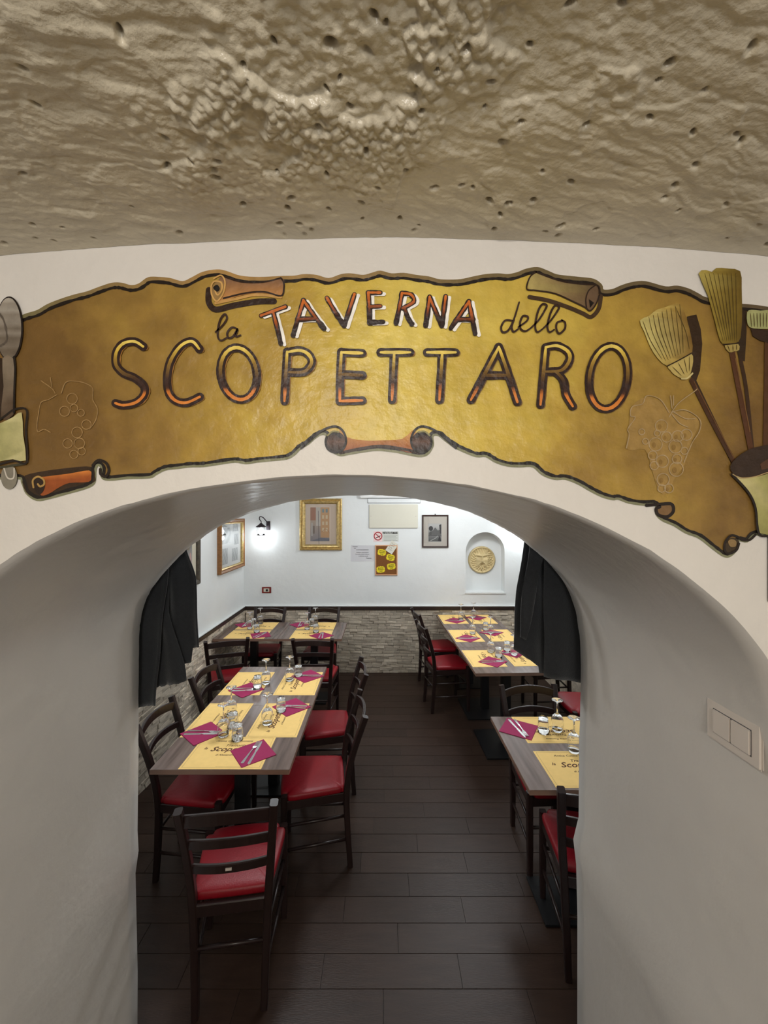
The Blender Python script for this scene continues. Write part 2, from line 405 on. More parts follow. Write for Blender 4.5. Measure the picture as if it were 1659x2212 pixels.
# rough painted ceiling of the entrance, a shallow vault
def rough_ceiling():
    def zoff(x, y): return ZC-.075*x*x
    xs = np.arange(-.74, .741, .0017); ys = np.arange(.2, .6805, .0017)
    X, Y = np.meshgrid(xs, ys)
    wx = X+.03*(fbm(X*14, Y*14, 3, 1)-.5); wy = Y+.03*(fbm(X*14+5, Y*14, 3, 2)-.5)
    big = fbm(wx*7, wy*7, 4, 3)-.5
    bil = lambda f, sd: 1-np.abs(2*vnoise(wx*f, wy*f, sd)-1)
    rough = np.clip((fbm(X*6.2+3.3, Y*6.2, 3, 9)-.34)*6+1.1*np.exp(-((X+.05)/.15)**2), 0, 1)*np.clip(1.35-np.abs(X+.07)*2.8, .06, 1)*np.clip((.63-Y)*7, .05, 1)
    streak = fbm(wx*20+wy*16*np.sign(-X), wy*70-wx*16, 4, 11)-.5
    plate = fbm(X*7.5+2, Y*10+1, 4, 31); lip = 1/(1+np.exp(-(plate-.47)/.004))
    lump = np.zeros_like(X); rb = np.random.RandomState(3)
    for _ in range(5200):
        px, py = rb.normal(-.05, .22), rb.uniform(.3, .66); r1 = rb.uniform(.0028, .0075)
        i0, i1 = np.searchsorted(xs, [px-2*r1, px+2*r1]); j0, j1 = np.searchsorted(ys, [py-2*r1, py+2*r1])
        if i1-i0 < 2 or j1-j0 < 2: continue
        a = X[j0:j1, i0:i1]-px; b = Y[j0:j1, i0:i1]-py
        lump[j0:j1, i0:i1] = np.maximum(lump[j0:j1, i0:i1], r1*rb.uniform(.6, 1.1)*np.exp(-((a*a+b*b)/(r1*r1))**1.3))
    H = .016*big + rough*lump*(.45+.55*lip)*1.05 + .0022*rough*bil(75, 8) + .0062*streak*(1-.6*rough) + .004*lip*(.35+.65*rough)
    # pits
    rr = np.random.RandomState(11)
    for _ in range(170):
        px, py = rr.uniform(-.72, .72), rr.uniform(.24, .675); r1 = rr.uniform(.0022, .006); r2 = r1*rr.uniform(.5, .8); an = rr.uniform(0, 3.14)
        i0, i1 = np.searchsorted(xs, [px-.025, px+.025]); j0, j1 = np.searchsorted(ys, [py-.025, py+.025])
        a = X[j0:j1, i0:i1]-px; b = Y[j0:j1, i0:i1]-py
        d = ((a*math.cos(an)+b*math.sin(an))/r1)**2+((b*math.cos(an)-a*math.sin(an))/r2)**2
        H[j0:j1, i0:i1] -= rr.uniform(.006, .014)*np.exp(-d**1.5)
    fade = np.clip((.68-Y)/.03, .35, 1)
    Z = zoff(X, Y) - H*fade
    me = grid_mesh('ceiling_vault', X, Y, Z)
    o = struct(link('ceiling_vault', me, 'ceiling'))
    # the plain rest of the vault, outside the near field
    v = []; f = []
    def patch(x0, x1, y0, y1, n=10, lift=0):
        b = len(v)
        for i in range(n+1):
            x = x0+(x1-x0)*i/n
            v.append((x, y0, zoff(x, 0)+lift)); v.append((x, y1, zoff(x, 0)+lift))
        for i in range(n): f.append((b+2*i, b+2*i+2, b+2*i+3, b+2*i+1))
    patch(-1.7, -.74, -2.3, .69, 10); patch(.74, 1.7, -2.3, .69, 10); patch(-.74, .74, -2.3, .2, 14)
    link('vault_rest', mesh('vault_rest', v, f), 'ceiling', o)
rough_ceiling()

# split-stone wainscot: single stones in relief, nearest 300 of each wall as parts, the rest joined
def stone_variant(i):
    rr = random.Random(i); bm = bmesh.new(); bmesh.ops.create_cube(bm, size=1)
    for vv in bm.verts:
        if vv.co.y < 0: vv.co.y += rr.uniform(-.25, .3); vv.co.x *= rr.uniform(.94, .99); vv.co.z *= rr.uniform(.82, .96)
    bmesh.ops.bevel(bm, geom=[e for e in bm.edges if all(q.co.y < 0 for q in e.verts)], offset=.06, segments=1, affect='EDGES')
    return bm_mesh('stone', bm)
SV = [stone_variant(i) for i in range(10)]
def wainscot(wall, x0, x1, place, key, backing_lo, backing_hi):
    link('stone_backing', box_mesh('stone_backing', backing_lo, backing_hi), 'mortar', wall)
    st = []; z = .002; r = 0
    while z < .80:
        h = .0348; x = x0-random.uniform(0, .1)
        while x < x1:
            l = random.uniform(.06, .18); a, b = max(x, x0), min(x+l, x1)
            if b-a > .015: st.append((a, b, z, z+h, random.uniform(.006, .015)))
            x += l
        z += h; r += 1
    st.sort(key=key)
    rest = bmesh.new(); cl = rest.loops.layers.float_color.new('Col')
    base = lin((214, 200, 180))
    for i, (a, b, z0, z1, d) in enumerate(st):
        me = SV[random.randrange(10)]; loc, rz = place((a+b)/2, d/2); sc = (b-a+.001, d+.012, z1-z0+.0005)
        if i < 300: link('stone', me, 'stone', wall, (loc[0], loc[1], (z0+z1)/2), (0, 0, rz), sc)
        else:
            Mx = Matrix.Translation((loc[0], loc[1], (z0+z1)/2)) @ Matrix.Rotation(rz, 4, 'Z') @ Matrix.Diagonal((*sc, 1))
            k = random.uniform(.84, 1.16); vs = [rest.verts.new(Mx @ q.co) for q in me.vertices]
            for p in me.polygons:
                fc = rest.faces.new([vs[q] for q in p.vertices])
                for lp in fc.loops: lp[cl] = (base[0]*k, base[1]*k, base[2]*k, 1)
    o = link('stone_mass', bm_mesh('stone_mass', rest), 'stone_v', wall); o['kind'] = 'stuff'
wainscot(wb, XL+.03, XR, lambda s, d: ((s, YB-.010-d+.006), 0), lambda t: abs((t[0]+t[1])/2-.02), (XL, YB-.012, 0), (XR, YB+.004, .83))
wainscot(wl, 1.5, YB-.012, lambda s, d: ((XL+.010+d-.006, s), R(90)), lambda t: (t[0]+t[1])/2 if t[0] > 1.95 else 9, (XL-.004, YR, 0), (XL+.012, YB, .83))
bm = bmesh.new(); box(bm, (XR-.014, YR, 0), (XR+.002, YB, .83)); link('stone_backing', bm_mesh('stone_backing', bm), 'stone', wr)
for n_, lo, hi in ((1, (XL, YB-.04, .805), (XR, YB, .848)), (2, (XL, YR, .805), (XL+.04, YB-.04, .848)), (3, (XR-.04, YR, .805), (XR, YB-.04, .848))):
    o = struct(link('trim_%d' % n_, box_mesh('trim', lo, hi, .006), 'rail'))
    h2 = [hi[0], hi[1], .857]; l2 = [lo[0], lo[1], .849]
    if n_ == 1: l2[1] = YB-.034
    if n_ == 2: h2[0] = XL+.034
    if n_ == 3: l2[0] = XR-.034
    link('ledge', box_mesh('ledge', l2, h2, .001), 'plaster', o, label='white plaster ledge above the dark rail')

# ------------------------------------------------------------ the mural over the arch
KM = YF/880
def wx(px, py): return ((px-826)*KM, (1109-py)*KM+.0)
A = lambda pts: [(x/2.9625, 560+y/2.9625) for x, y in pts]
B = lambda pts: [(420+x/2.9625, 560+y/2.9625) for x, y in pts]
G = lambda pts: [(860+x/2.9625, 560+y/2.9625) for x, y in pts]
D = lambda pts: [(1259+x/3.16, 560+y/3.16) for x, y in pts]
mural = thing('wall_mural', 'golden painted parchment sign with scrolls and lettering on wall above the arch', 'mural', (0, YF-.0006, 2.03))
top = A([(-260, 520), (-60, 450), (60, 400), (160, 355), (240, 330), (310, 290), (400, 255), (480, 230), (560, 210), (640, 180), (720, 155), (780, 155), (840, 170), (890, 160), (950, 120), (1020, 118), (1090, 125), (1170, 145), (1230, 120), (1300, 85), (1390, 70), (1450, 80), (1540, 110)]) \
    + B([(415, 118), (560, 112), (640, 110), (700, 100), (780, 105), (860, 125), (940, 100), (1000, 95), (1080, 105), (1140, 90), (1190, 78), (1260, 95), (1340, 92), (1420, 105), (1500, 115)]) \
    + G([(250, 130), (310, 135), (400, 132), (480, 115), (560, 100), (640, 95), (700, 100), (760, 88), (820, 65), (890, 55), (950, 75), (1010, 100), (1080, 110), (1160, 118), (1250, 130), (1300, 165), (1312, 198), (1370, 195), (1430, 170), (1500, 150), (1580, 145)]) \
    + D([(560, 190), (640, 185), (720, 205), (790, 240), (840, 265), (1000, 300), (1264, 330), (1600, 420)])
bot = A([(-260, 1420), (100, 1405), (140, 1430), (170, 1500), (240, 1545), (330, 1530), (440, 1500), (560, 1465), (610, 1430), (617, 1350), (632, 1322), (648, 1340), (645, 1380), (665, 1410), (720, 1415), (820, 1405), (960, 1400), (1000, 1380), (1060, 1350), (1140, 1340), (1220, 1330)]) \
    + B([(60, 1328), (150, 1315), (260, 1300), (330, 1310), (400, 1300), (500, 1290), (590, 1280), (640, 1255), (680, 1215), (730, 1185), (770, 1150), (810, 1125), (840, 1130), (845, 1180), (870, 1225), (930, 1258), (990, 1250), (1080, 1235), (1170, 1225), (1280, 1235), (1380, 1255), (1450, 1265), (1500, 1245), (1530, 1190), (1528, 1135), (1560, 1130)]) \
    + G([(290, 1155), (350, 1200), (420, 1235), (500, 1265), (560, 1265), (620, 1300), (700, 1325), (780, 1330), (860, 1330), (920, 1380), (1000, 1410), (1070, 1410), (1150, 1440), (1220, 1480), (1300, 1520), (1370, 1540)]) \
    + D([(240, 1640), (310, 1665), (410, 1680), (490, 1680), (495, 1740), (540, 1785), (620, 1820), (700, 1870), (790, 1905), (880, 1975), (960, 2030), (1010, 2025), (1060, 1970), (1062, 1925), (1120, 1930), (1170, 1885), (1264, 1890), (1600, 1900)])
tops, bots = smoothpts(top, 4), smoothpts(bot, 4)
# body meshed as a strip grid so the paint gradient has vertices
P = Paint(wx)
P.poly(tops+bots[::-1], (150, 120, 60), 0)
o = P.build('parchment', mural, 'parchment')
def inset(pts, d):
    out = []
    for i, (x, y) in enumerate(pts):
        a, c = pts[max(0, i-2)], pts[min(len(pts)-1, i+2)]; dx, dy = c[0]-a[0], c[1]-a[1]; l = math.hypot(dx, dy) or 1
        out.append((x-dy/l*d, y+dx/l*d))
    return out
P = Paint(wx)
bc = lambda x, y: ramp(x/1659, [(0, (120, 116, 80)), (.1, (132, 112, 72)), (.3, (172, 134, 78)), (.5, (140, 116, 74)), (.7, (110, 95, 62)), (1, (96, 80, 58))])
P.stroke(inset(tops, 4), 10, bc, 1, sm=0)
P.stroke(inset(bots, -2.5), 7, (128, 128, 98), 1, sm=0)
P.stroke(inset(tops, 10.5), 6.5, (28, 18, 12), 2, sm=0, jit=.25)
P.stroke(inset(bots, -7.5), 6.5, (26, 18, 12), 2, sm=0, jit=.25)
P.build('border', mural, label='dark brushed outline with tan edge around the parchment')
# scroll curls
P = Paint(wx)
DK = (44, 26, 16)
P.stroke(B([(95, 200), (95, 280), (140, 325), (250, 300), (400, 275), (510, 272)]), 13, DK, 3)
P.poly(B([(175, 112), (300, 150), (440, 152), (555, 125), (578, 155), (572, 205), (555, 240), (450, 222), (340, 228), (200, 265), (150, 278), (150, 200)]), lambda x, y: mixc((120, 88, 66), (186, 130, 72), (y-600)/40), 4, 3)
P.stroke(B([(140, 285), (260, 260), (400, 232), (555, 248)]), 6, (196, 150, 84), 5)
P.stroke(B([(190, 255), (330, 222), (450, 214), (555, 240), (575, 190), (572, 150), (555, 125)]), 3.5, DK, 6)
P.stroke(B([(180, 112), (300, 150), (440, 152), (555, 125)]), 3, DK, 6)
P.poly(B([(150, 145), (185, 150), (195, 200), (180, 250), (150, 275), (122, 245), (115, 190)]), (150, 118, 70), 6, 4)
P.stroke(B([(130, 130), (175, 110), (200, 150), (190, 220), (150, 275), (118, 240), (112, 185), (130, 150), (175, 155), (180, 200), (155, 235), (138, 210), (145, 175)]), 3.2, (206, 160, 92), 7)
P.poly(B([(125, 190), (150, 170), (168, 195), (150, 215)]), (20, 12, 10), 8, 3)
P.build('scroll', mural, label='curled tan scroll at the upper left of the sign')
P = Paint(wx)
P.stroke(G([(838, 245), (960, 268), (1090, 312), (1180, 350), (1232, 372), (1280, 320), (1294, 240)]), 9, (66, 46, 26), 3)
P.poly(G([(830, 190), (845, 115), (885, 90), (960, 120), (1060, 150), (1180, 165), (1262, 170), (1280, 220), (1262, 290), (1225, 332), (1190, 312), (1120, 278), (1000, 225), (880, 205)]), lambda x, y: ramp((x-1140)/150, [(0, (176, 158, 96)), (.5, (138, 114, 76)), (1, (90, 68, 48))]), 4, 3)
P.stroke(G([(880, 88), (960, 120), (1060, 150), (1180, 165), (1270, 172), (1285, 220), (1262, 290), (1225, 335), (1190, 312), (1120, 278), (1000, 225), (880, 205), (820, 195), (840, 120), (880, 88)]), 3, DK, 6)
P.poly(G([(1255, 175), (1275, 220), (1258, 290), (1222, 325), (1197, 280), (1200, 220)]), (108, 84, 62), 5, 4)
P.poly(G([(1215, 262), (1248, 285), (1222, 318)]), (22, 12, 8), 7)
P.stroke(G([(1258, 172), (1215, 205), (1196, 260), (1200, 315)]), 2.5, DK, 7)
P.build('scroll', mural, label='curled brown scroll at the upper right of the sign')
P = Paint(wx)
P.poly(B([(930, 1090), (980, 1140), (1080, 1160), (1200, 1160), (1330, 1150), (1410, 1090), (1420, 1200), (1385, 1240), (1280, 1212), (1170, 1198), (1080, 1208), (960, 1238), (930, 1180)]), lambda x, y: mixc((190, 134, 62), (146, 78, 34), (y-940)/35), 3, 3)
P.stroke(B([(935, 1240), (1080, 1210), (1200, 1197), (1330, 1215), (1440, 1240)]), 6, (48, 28, 18), 4)
for cx_, s_ in ((905, 1), (1452, -1)):
    q = lambda pts: B([(cx_+s_*x, y) for x, y in pts])
    P.poly(q([(62*math.cos(a), 1170+66*math.sin(a)) for a in [i*math.pi/9 for i in range(18)]]), lambda x, y: mixc((92, 62, 48), (38, 22, 16), abs(y-955)/18), 5, 2)
    P.stroke(q([(-220, 1210), (-170, 1165), (-110, 1115), (-60, 1085), (0, 1072), (45, 1100), (66, 1160), (48, 1215), (0, 1238), (-50, 1215), (-64, 1165), (-45, 1125), (0, 1118), (30, 1140)]), 5, (24, 14, 10), 6)
    P.stroke(q([(-52, 1130), (-20, 1105), (20, 1108)]), 3.5, (136, 130, 84), 7)
P.build('scroll', mural, label='orange brown scroll with two dark curls at the bottom centre')
P = Paint(wx)
P.poly(A([(150, 1400), (235, 1365), (450, 1335), (590, 1330), (612, 1390), (600, 1430), (450, 1470), (330, 1520), (240, 1530), (170, 1490)]), (54, 36, 18), 2, 3)
P.poly(A([(235, 1400), (290, 1392), (450, 1372), (575, 1352), (588, 1390), (572, 1425), (450, 1432), (380, 1462), (320, 1500), (270, 1512), (250, 1470)]), lambda x, y: ramp((y-(1021-.075*x))/24, [(0, (196, 160, 84)), (.5, (206, 122, 52)), (1, (150, 76, 30))]), 3, 3)
P.poly(A([(225, 1410), (270, 1400), (295, 1440), (280, 1490), (250, 1505), (225, 1460)]), (40, 24, 14), 4, 4)
P.stroke(A([(222, 1460), (218, 1415), (250, 1392), (285, 1410), (290, 1440), (265, 1455), (250, 1440)]), 4, (170, 136, 76), 5)
P.stroke(A([(600, 1320), (635, 1288), (685, 1305), (703, 1355), (680, 1392), (650, 1375), (648, 1345)]), 6, (36, 24, 14), 5)
P.build('scroll', mural, label='orange roll with dark rim at the lower left corner')
P = Paint(wx)
P.poly(D([(500, 1700), (545, 1660), (610, 1670), (605, 1730), (560, 1765), (510, 1745)]), (122, 92, 58), 3, 4)
P.stroke(D([(430, 1680), (530, 1672), (600, 1672), (612, 1720), (570, 1758), (510, 1745), (495, 1705), (520, 1690)]), 7, (28, 16, 10), 4)
P.build('scroll', mural, label='upper small curl along the lower right edge')
P = Paint(wx)
P.poly(D([(965, 1960), (1000, 1905), (1055, 1915), (1060, 1970), (1010, 2010), (970, 2000)]), (60, 46, 26), 3, 4)
P.poly(D([(985, 1925), (1010, 1910), (1040, 1925), (1035, 1960), (1000, 1960)]), (138, 112, 72), 4, 4)
P.stroke(D([(1170, 1880), (1130, 1915), (1080, 1915), (1040, 1890), (1000, 1888), (965, 1930), (960, 1980), (985, 2010), (1040, 1985), (1058, 1940)]), 5, (28, 16, 10), 5)
P.build('scroll', mural, label='small curl at the lower right tip of the parchment')

# big letters
BIG = [((-5, 0), 'S', A, [[(925, 565), (870, 533), (800, 545), (755, 600), (752, 680), (800, 735), (870, 765), (928, 815), (930, 870), (880, 920), (800, 938), (748, 925)]], 0),
       (0, 'C', A, [[(1282, 580), (1235, 532), (1165, 560), (1102, 650), (1078, 750), (1085, 850), (1130, 908), (1200, 922), (1285, 885)]], 0),
       (0, 'O', B, [[(288+115*math.cos(a)+14*math.sin(a)*-1, 737-165*math.sin(a)) for a in [i*math.pi/8 for i in range(16)]]], 1),
       (0, 'P', B, [[(597, 598), (588, 750), (580, 912)], [(600, 600), (680, 590), (735, 618), (752, 670), (705, 725), (610, 728)]], 0),
       (0, 'E', B, [[(942, 600), (934, 750), (932, 912)], [(942, 602), (1075, 607)], [(942, 742), (1075, 748)], [(932, 912), (1075, 908)]], 0),
       (0, 'T', B, [[(1192, 602), (1380, 602)], [(1278, 605), (1264, 905)]], 0),
       (0, 'T', G, [[(184, 602), (365, 602)], [(280, 605), (262, 905)]], 0),
       (0, 'A', G, [[(640, 568), (550, 740), (462, 905)], [(640, 568), (700, 740), (758, 918)], [(548, 748), (700, 748)]], 0),
       (0, 'R', G, [[(938, 572), (922, 750), (905, 935)], [(938, 570), (1010, 560), (1078, 595), (1090, 650), (1040, 715), (940, 725)], [(1000, 722), (1050, 780), (1068, 870), (1110, 945)]], 0),
       (0, 'O', G, [[(1338+122*math.cos(a)-18*math.sin(a)*-1, 762-200*math.sin(a)) for a in [i*math.pi/8 for i in range(16)]]], 1)]
for _, ch, fr, strokes, closed in BIG:
    P = Paint(wx); pts = [fr(s) for s in strokes]
    ys = [p[1] for s in pts for p in s]; y0, y1 = min(ys), max(ys)
    gold = (150, 104, 46) if fr is not G else (116, 84, 38)
    for s in pts: P.stroke(s, 13, gold, 8, closed=bool(closed), off=(4.5, 1.5), jit=.12)
    for s in pts: P.stroke(s, 18.5, (44, 25, 20), 9, closed=bool(closed), jit=.05)
    colf = lambda x, y: ramp((y-y0)/(y1-y0), [(0, (232, 206, 104)), (.12, (214, 182, 74)), (.3, (150, 116, 44)), (.5, (104, 76, 34)), (.62, (58, 36, 28)), (.76, (58, 34, 26)), (.82, (210, 122, 48)), (1, (216, 132, 56))])
    for s in pts: P.stroke(s, 7.4, colf, 10, closed=bool(closed), taper=.35 if not closed else 0, jit=.1)
    P.build('letter', mural)
# TAVERNA in brushed capitals with white shadows
SM = [(B, [[(430, 368), (585, 312)], [(508, 345), (532, 440), (556, 545)]]),
      (B, [[(700, 275), (665, 390), (635, 492)], [(700, 270), (770, 370), (832, 450)], [(668, 392), (775, 388)]]),
      (B, [[(850, 255), (905, 350), (960, 432)], [(1025, 232), (990, 340), (960, 432)]]),
      (B, [[(1113, 222), (1120, 320), (1122, 412)], [(1113, 222), (1190, 222)], [(1118, 312), (1190, 308)], [(1122, 412), (1208, 408)]]),
      (B, [[(1328, 225), (1310, 320), (1290, 415)], [(1328, 225), (1385, 235), (1402, 280), (1330, 322)], [(1345, 325), (1365, 380), (1390, 420)]]),
      (G, [[(200, 248), (188, 340), (175, 430)], [(200, 255), (240, 345), (278, 432)], [(302, 245), (290, 340), (278, 432)]]),
      (G, [[(450, 278), (395, 360), (335, 448)], [(450, 278), (470, 380), (490, 482)], [(385, 392), (475, 392)]])]
for fr, strokes in SM:
    P = Paint(wx); pts = [fr(s) for s in strokes]; ys = [p[1] for s in pts for p in s]; y0, y1 = min(ys), max(ys)
    for s in pts: P.stroke(s, 8, (246, 242, 234), 8, off=(8, 2.5), jit=.12)
    for s in pts: P.stroke(s, 11, (40, 24, 18), 9, jit=.16)
    for s in pts: P.stroke(s, 5.2, lambda x, y: ramp((y-y0)/(y1-y0), [(0, (208, 112, 42)), (.45, (160, 80, 34)), (.7, (46, 26, 20)), (1, (40, 24, 18))]), 10, jit=.2)
    P.build('letter', mural)
for fr, lab, cur in ((B, 'handwritten word la', [[(140, 472), (185, 430), (213, 385), (200, 358), (175, 385), (158, 440), (155, 500), (175, 526), (212, 508)], [(278, 452), (245, 442), (216, 475), (222, 508), (252, 500), (282, 452), (268, 500), (300, 492)]]),
                     (G, 'handwritten word dello', [[(730, 400), (682, 398), (656, 438), (664, 472), (700, 462), (735, 395), (770, 282)], [(738, 395), (722, 440), (735, 470), (765, 452)],
                      [(765, 440), (818, 402), (825, 375), (795, 370), (776, 410), (780, 452), (812, 466), (852, 440)], [(850, 440), (895, 395), (935, 330), (945, 302), (918, 295), (890, 340), (872, 430), (885, 472), (920, 452)],
                      [(920, 452), (970, 400), (1012, 340), (1024, 312), (1000, 302), (970, 350), (950, 430), (962, 472), (992, 458)], [(1045, 400), (1012, 412), (1006, 450), (1025, 482), (1060, 452), (1062, 412), (1040, 396)]])):
    P = Paint(wx)
    for s in cur: P.stroke(fr(s), 4.6, (52, 30, 20), 9, taper=.25)
    P.build('lettering', mural, label=lab)
# silver spoon wrapped in a cream cloth
P = Paint(wx)
P.poly(A([(-60, 620), (40, 640), (50, 1010), (-60, 1060)]), (48, 32, 20), 3)
P.poly(A([(88*math.cos(a)+72, 450-205*math.sin(a)) for a in [i*math.pi/10 for i in range(20)]]), (28, 18, 14), 9, 2)
P.poly(A([(80*math.cos(a)+70, 450-195*math.sin(a)) for a in [i*math.pi/10 for i in range(20)]]), lambda x, y: mixc((168, 160, 148), (104, 92, 78), (y-650)/110+.25*math.sin(y*.25)), 10, 2)
P.poly(A([(30, 640), (98, 640), (108, 820), (100, 1000), (20, 1020), (38, 820)]), lambda x, y: mixc((130, 116, 98), (84, 66, 50), (y-780)/110+.4*math.sin(y*.5)), 10, 2)
P.stroke(A([(105, 630), (112, 700), (106, 860), (104, 985)]), 4, (24, 16, 12), 11)
P.stroke(A([(-10, 330), (40, 400), (60, 520), (20, 560)]), 4, (92, 82, 72), 11, jit=.4)
P.poly(A([(-90, 1090), (0, 1062), (100, 1015), (155, 985), (165, 1130), (182, 1290), (100, 1282), (0, 1300), (-90, 1330)]), lambda x, y: ramp((x+10)/70, [(0, (150, 148, 92)), (.5, (206, 198, 146)), (1, (186, 178, 124))]), 12, 2)
P.stroke(A([(-60, 1070), (30, 1020), (110, 965), (185, 970), (180, 1100), (186, 1300), (100, 1292), (-40, 1330)]), 4.5, (34, 24, 16), 11)
P.poly(A([(70+52*math.cos(a), 1395-78*math.sin(a)) for a in [i*math.pi/8 for i in range(16)]]), (128, 122, 108), 8, 2)
P.stroke(A([(40, 1340), (62, 1400), (100, 1400), (104, 1340)]), 3, (205, 198, 184), 9)
P.stroke(A([(-60, 1340), (10, 1335), (170, 1310)]), 5, (64, 62, 44), 9)
P.build('spoon', mural, label='painted silver spoon wrapped in cream cloth at the left end')
# grape sketches
def grapes(fr, circles, leaves, col, wd, lab, patch=None, stem=()):
    P = Paint(wx)
    if patch: P.poly(fr(patch), (158, 126, 68), 3, 3)
    for x, y, r in circles:
        P.stroke(fr([(x+r*math.cos(a), y-r*math.sin(a)) for a in [i*math.pi/5 for i in range(10)]]), wd, col, 5, closed=True, sm=2, jit=.35)
        if patch and r > 28: P.poly(fr([(x-10+r*.3*math.cos(a), y+5-r*.42*math.sin(a)) for a in [i*math.pi/4 for i in range(8)]]), (140, 108, 54), 4, 2)
    for l in leaves: P.stroke(fr(l), wd, col, 5, jit=.4)
    for l in stem: P.stroke(fr(l), wd, col, 5)
    P.build('grape_sketch', mural, label=lab)
grapes(D, [(530, 1140, 42), (565, 1215, 35), (640, 1210, 38), (700, 1200, 38), (490, 1265, 45), (625, 1280, 45), (470, 1340, 30), (535, 1380, 42), (635, 1365, 32), (480, 1410, 28), (630, 1435, 48), (540, 1505, 42), (530, 1565, 26), (580, 1565, 30), (395, 1180, 20), (685, 1310, 24), (420, 1245, 20), (500, 1190, 20)],
       [[(580, 1050), (520, 960), (430, 935), (400, 990), (330, 1010), (318, 1070), (350, 1085), (300, 1160), (310, 1200), (290, 1290)], [(600, 1045), (680, 1030), (750, 1060), (795, 1110), (785, 1180), (740, 1250), (710, 1320), (680, 1390)], [(600, 1060), (650, 1120), (710, 1150)], [(610, 1045), (690, 1090), (760, 1090)]],
       (168, 144, 106), 2.0, 'pale outline of a bunch of grapes with leaves, right side',
       [(430, 940), (540, 980), (600, 1040), (700, 1040), (790, 1110), (740, 1240), (690, 1400), (620, 1500), (580, 1590), (520, 1590), (470, 1450), (420, 1300), (300, 1300), (310, 1150), (330, 1010)],
       [[(580, 1080), (640, 990), (760, 900), (770, 880)], [(600, 1020), (590, 935)], [(610, 1000), (610, 935)]])
grapes(A, [(468, 895, 34), (420, 975, 32), (480, 955, 24), (525, 985, 22), (500, 1110, 34), (440, 1180, 30), (515, 1180, 34), (530, 1230, 24), (480, 1250, 26), (560, 1060, 30)],
       [[(370, 870), (320, 900), (270, 920), (255, 990), (245, 1050), (250, 1105), (290, 1090), (330, 1110)], [(400, 860), (430, 790), (500, 785), (560, 800), (600, 830), (600, 900), (630, 960), (620, 1030), (580, 1090)], [(270, 780), (340, 830), (360, 860)], [(330, 760), (340, 820)]],
       (160, 128, 82), 1.5, 'faint outline of a bunch of grapes, left side')
# brooms, brush and bucket
def bristles(P, fr, pts, lines, base, lay):
    P.poly(fr(pts), base, lay, 2)
    for l in lines: P.stroke(fr(l), 1.6, (84, 66, 28), lay+1, taper=.6, jit=.3)
P = Paint(wx)
P.poly(D([(705, 395), (770, 380), (800, 480), (810, 580), (795, 760), (770, 830), (1035, 1380), (1010, 1400), (735, 840), (735, 650), (720, 480)]), (52, 34, 18), 3)
P.stroke(D([(735, 830), (850, 1060), (1030, 1400)]), 10.5, (70, 42, 22), 6)
P.stroke(D([(750, 840), (865, 1060), (1020, 1360)]), 2, (104, 70, 38), 7)
bc1 = lambda x, y: ramp((x-1380)/110+.12*math.sin(x*.9), [(0, (200, 186, 116)), (.6, (178, 150, 76)), (1, (120, 88, 36))])
bristles(P, D, [(380, 425), (440, 395), (470, 370), (500, 350), (560, 332), (630, 308), (672, 340), (700, 420), (730, 540), (735, 650), (650, 690), (570, 735), (500, 680), (450, 600), (410, 500)],
         [[(440+30*i, 400-12*i), (470+28*i, 520-6*i), (555+17*i, 700-8*i)] for i in range(8)]+[[(620, 330), (690, 500), (715, 620)], [(400, 430), (450, 560), (530, 690)]], bc1, 8)
bristles(P, D, [(570, 735), (650, 690), (728, 648), (742, 700), (728, 770), (715, 800), (690, 825), (660, 818), (610, 790), (585, 760)],
         [[(600, 740), (660, 800)], [(640, 715), (680, 790)], [(680, 690), (700, 780)], [(715, 670), (715, 770)]], (186, 164, 96), 8)
P.stroke(D([(565, 735), (650, 692), (732, 646)]), 2.4, (40, 24, 12), 10)
P.stroke(D([(662, 822), (700, 818), (735, 785)]), 3.5, (206, 190, 132), 10)
P.build('broom', mural, label='painted straw broom, leftmost of the bundle')
P = Paint(wx)
P.poly(D([(1070, 340), (1110, 360), (1112, 500), (1100, 700), (1060, 690), (1040, 590), (1065, 500)]), (50, 34, 18), 3)
P.stroke(D([(1070, 690), (1110, 900), (1150, 1300)]), 8, (58, 36, 20), 4)
P.stroke(D([(1010, 640), (1060, 900), (1140, 1310)]), 12, (84, 50, 28), 6)
P.stroke(D([(1030, 680), (1075, 900), (1130, 1180)]), 2, (120, 84, 48), 7)
bc2 = lambda x, y: ramp((x-1500)/100+.12*math.sin(x*.8), [(0, (178, 160, 84)), (.5, (140, 118, 46)), (1, (104, 82, 26))])
bristles(P, D, [(780, 105), (830, 82), (870, 95), (900, 68), (980, 72), (1062, 90), (1072, 200), (1075, 400), (1068, 500), (1050, 570), (960, 585), (925, 560), (890, 430), (840, 250)],
         [[(820+30*i, 105), (880+22*i, 320), (945+13*i, 565)] for i in range(8)], bc2, 8)
bristles(P, D, [(955, 590), (1045, 580), (1055, 625), (1020, 635), (985, 640)], [[(975, 595), (990, 635)], [(1010, 592), (1012, 632)], [(1035, 590), (1035, 625)]], (170, 148, 84), 8)
P.stroke(D([(948, 590), (1050, 580)]), 2.6, (40, 24, 12), 10)
P.build('broom', mural, label='painted straw broom, tallest, in the middle of the bundle')
P = Paint(wx)
P.stroke(D([(1250, 570), (1245, 900), (1238, 1290)]), 11, (82, 50, 26), 5)
P.poly(D([(1135, 475), (1180, 480), (1264, 490), (1400, 485), (1390, 555), (1264, 580), (1200, 560), (1150, 530)]), (50, 32, 20), 6)
bristles(P, D, [(1108, 370), (1140, 352), (1200, 358), (1264, 352), (1330, 355), (1420, 365), (1410, 480), (1264, 482), (1150, 478), (1112, 450)],
         [[(1130+22*i, 375), (1138+20*i, 470)] for i in range(12)], (166, 166, 112), 8)
P.build('brush', mural, label='painted scrubbing brush with green bristles, rightmost')
P = Paint(wx)
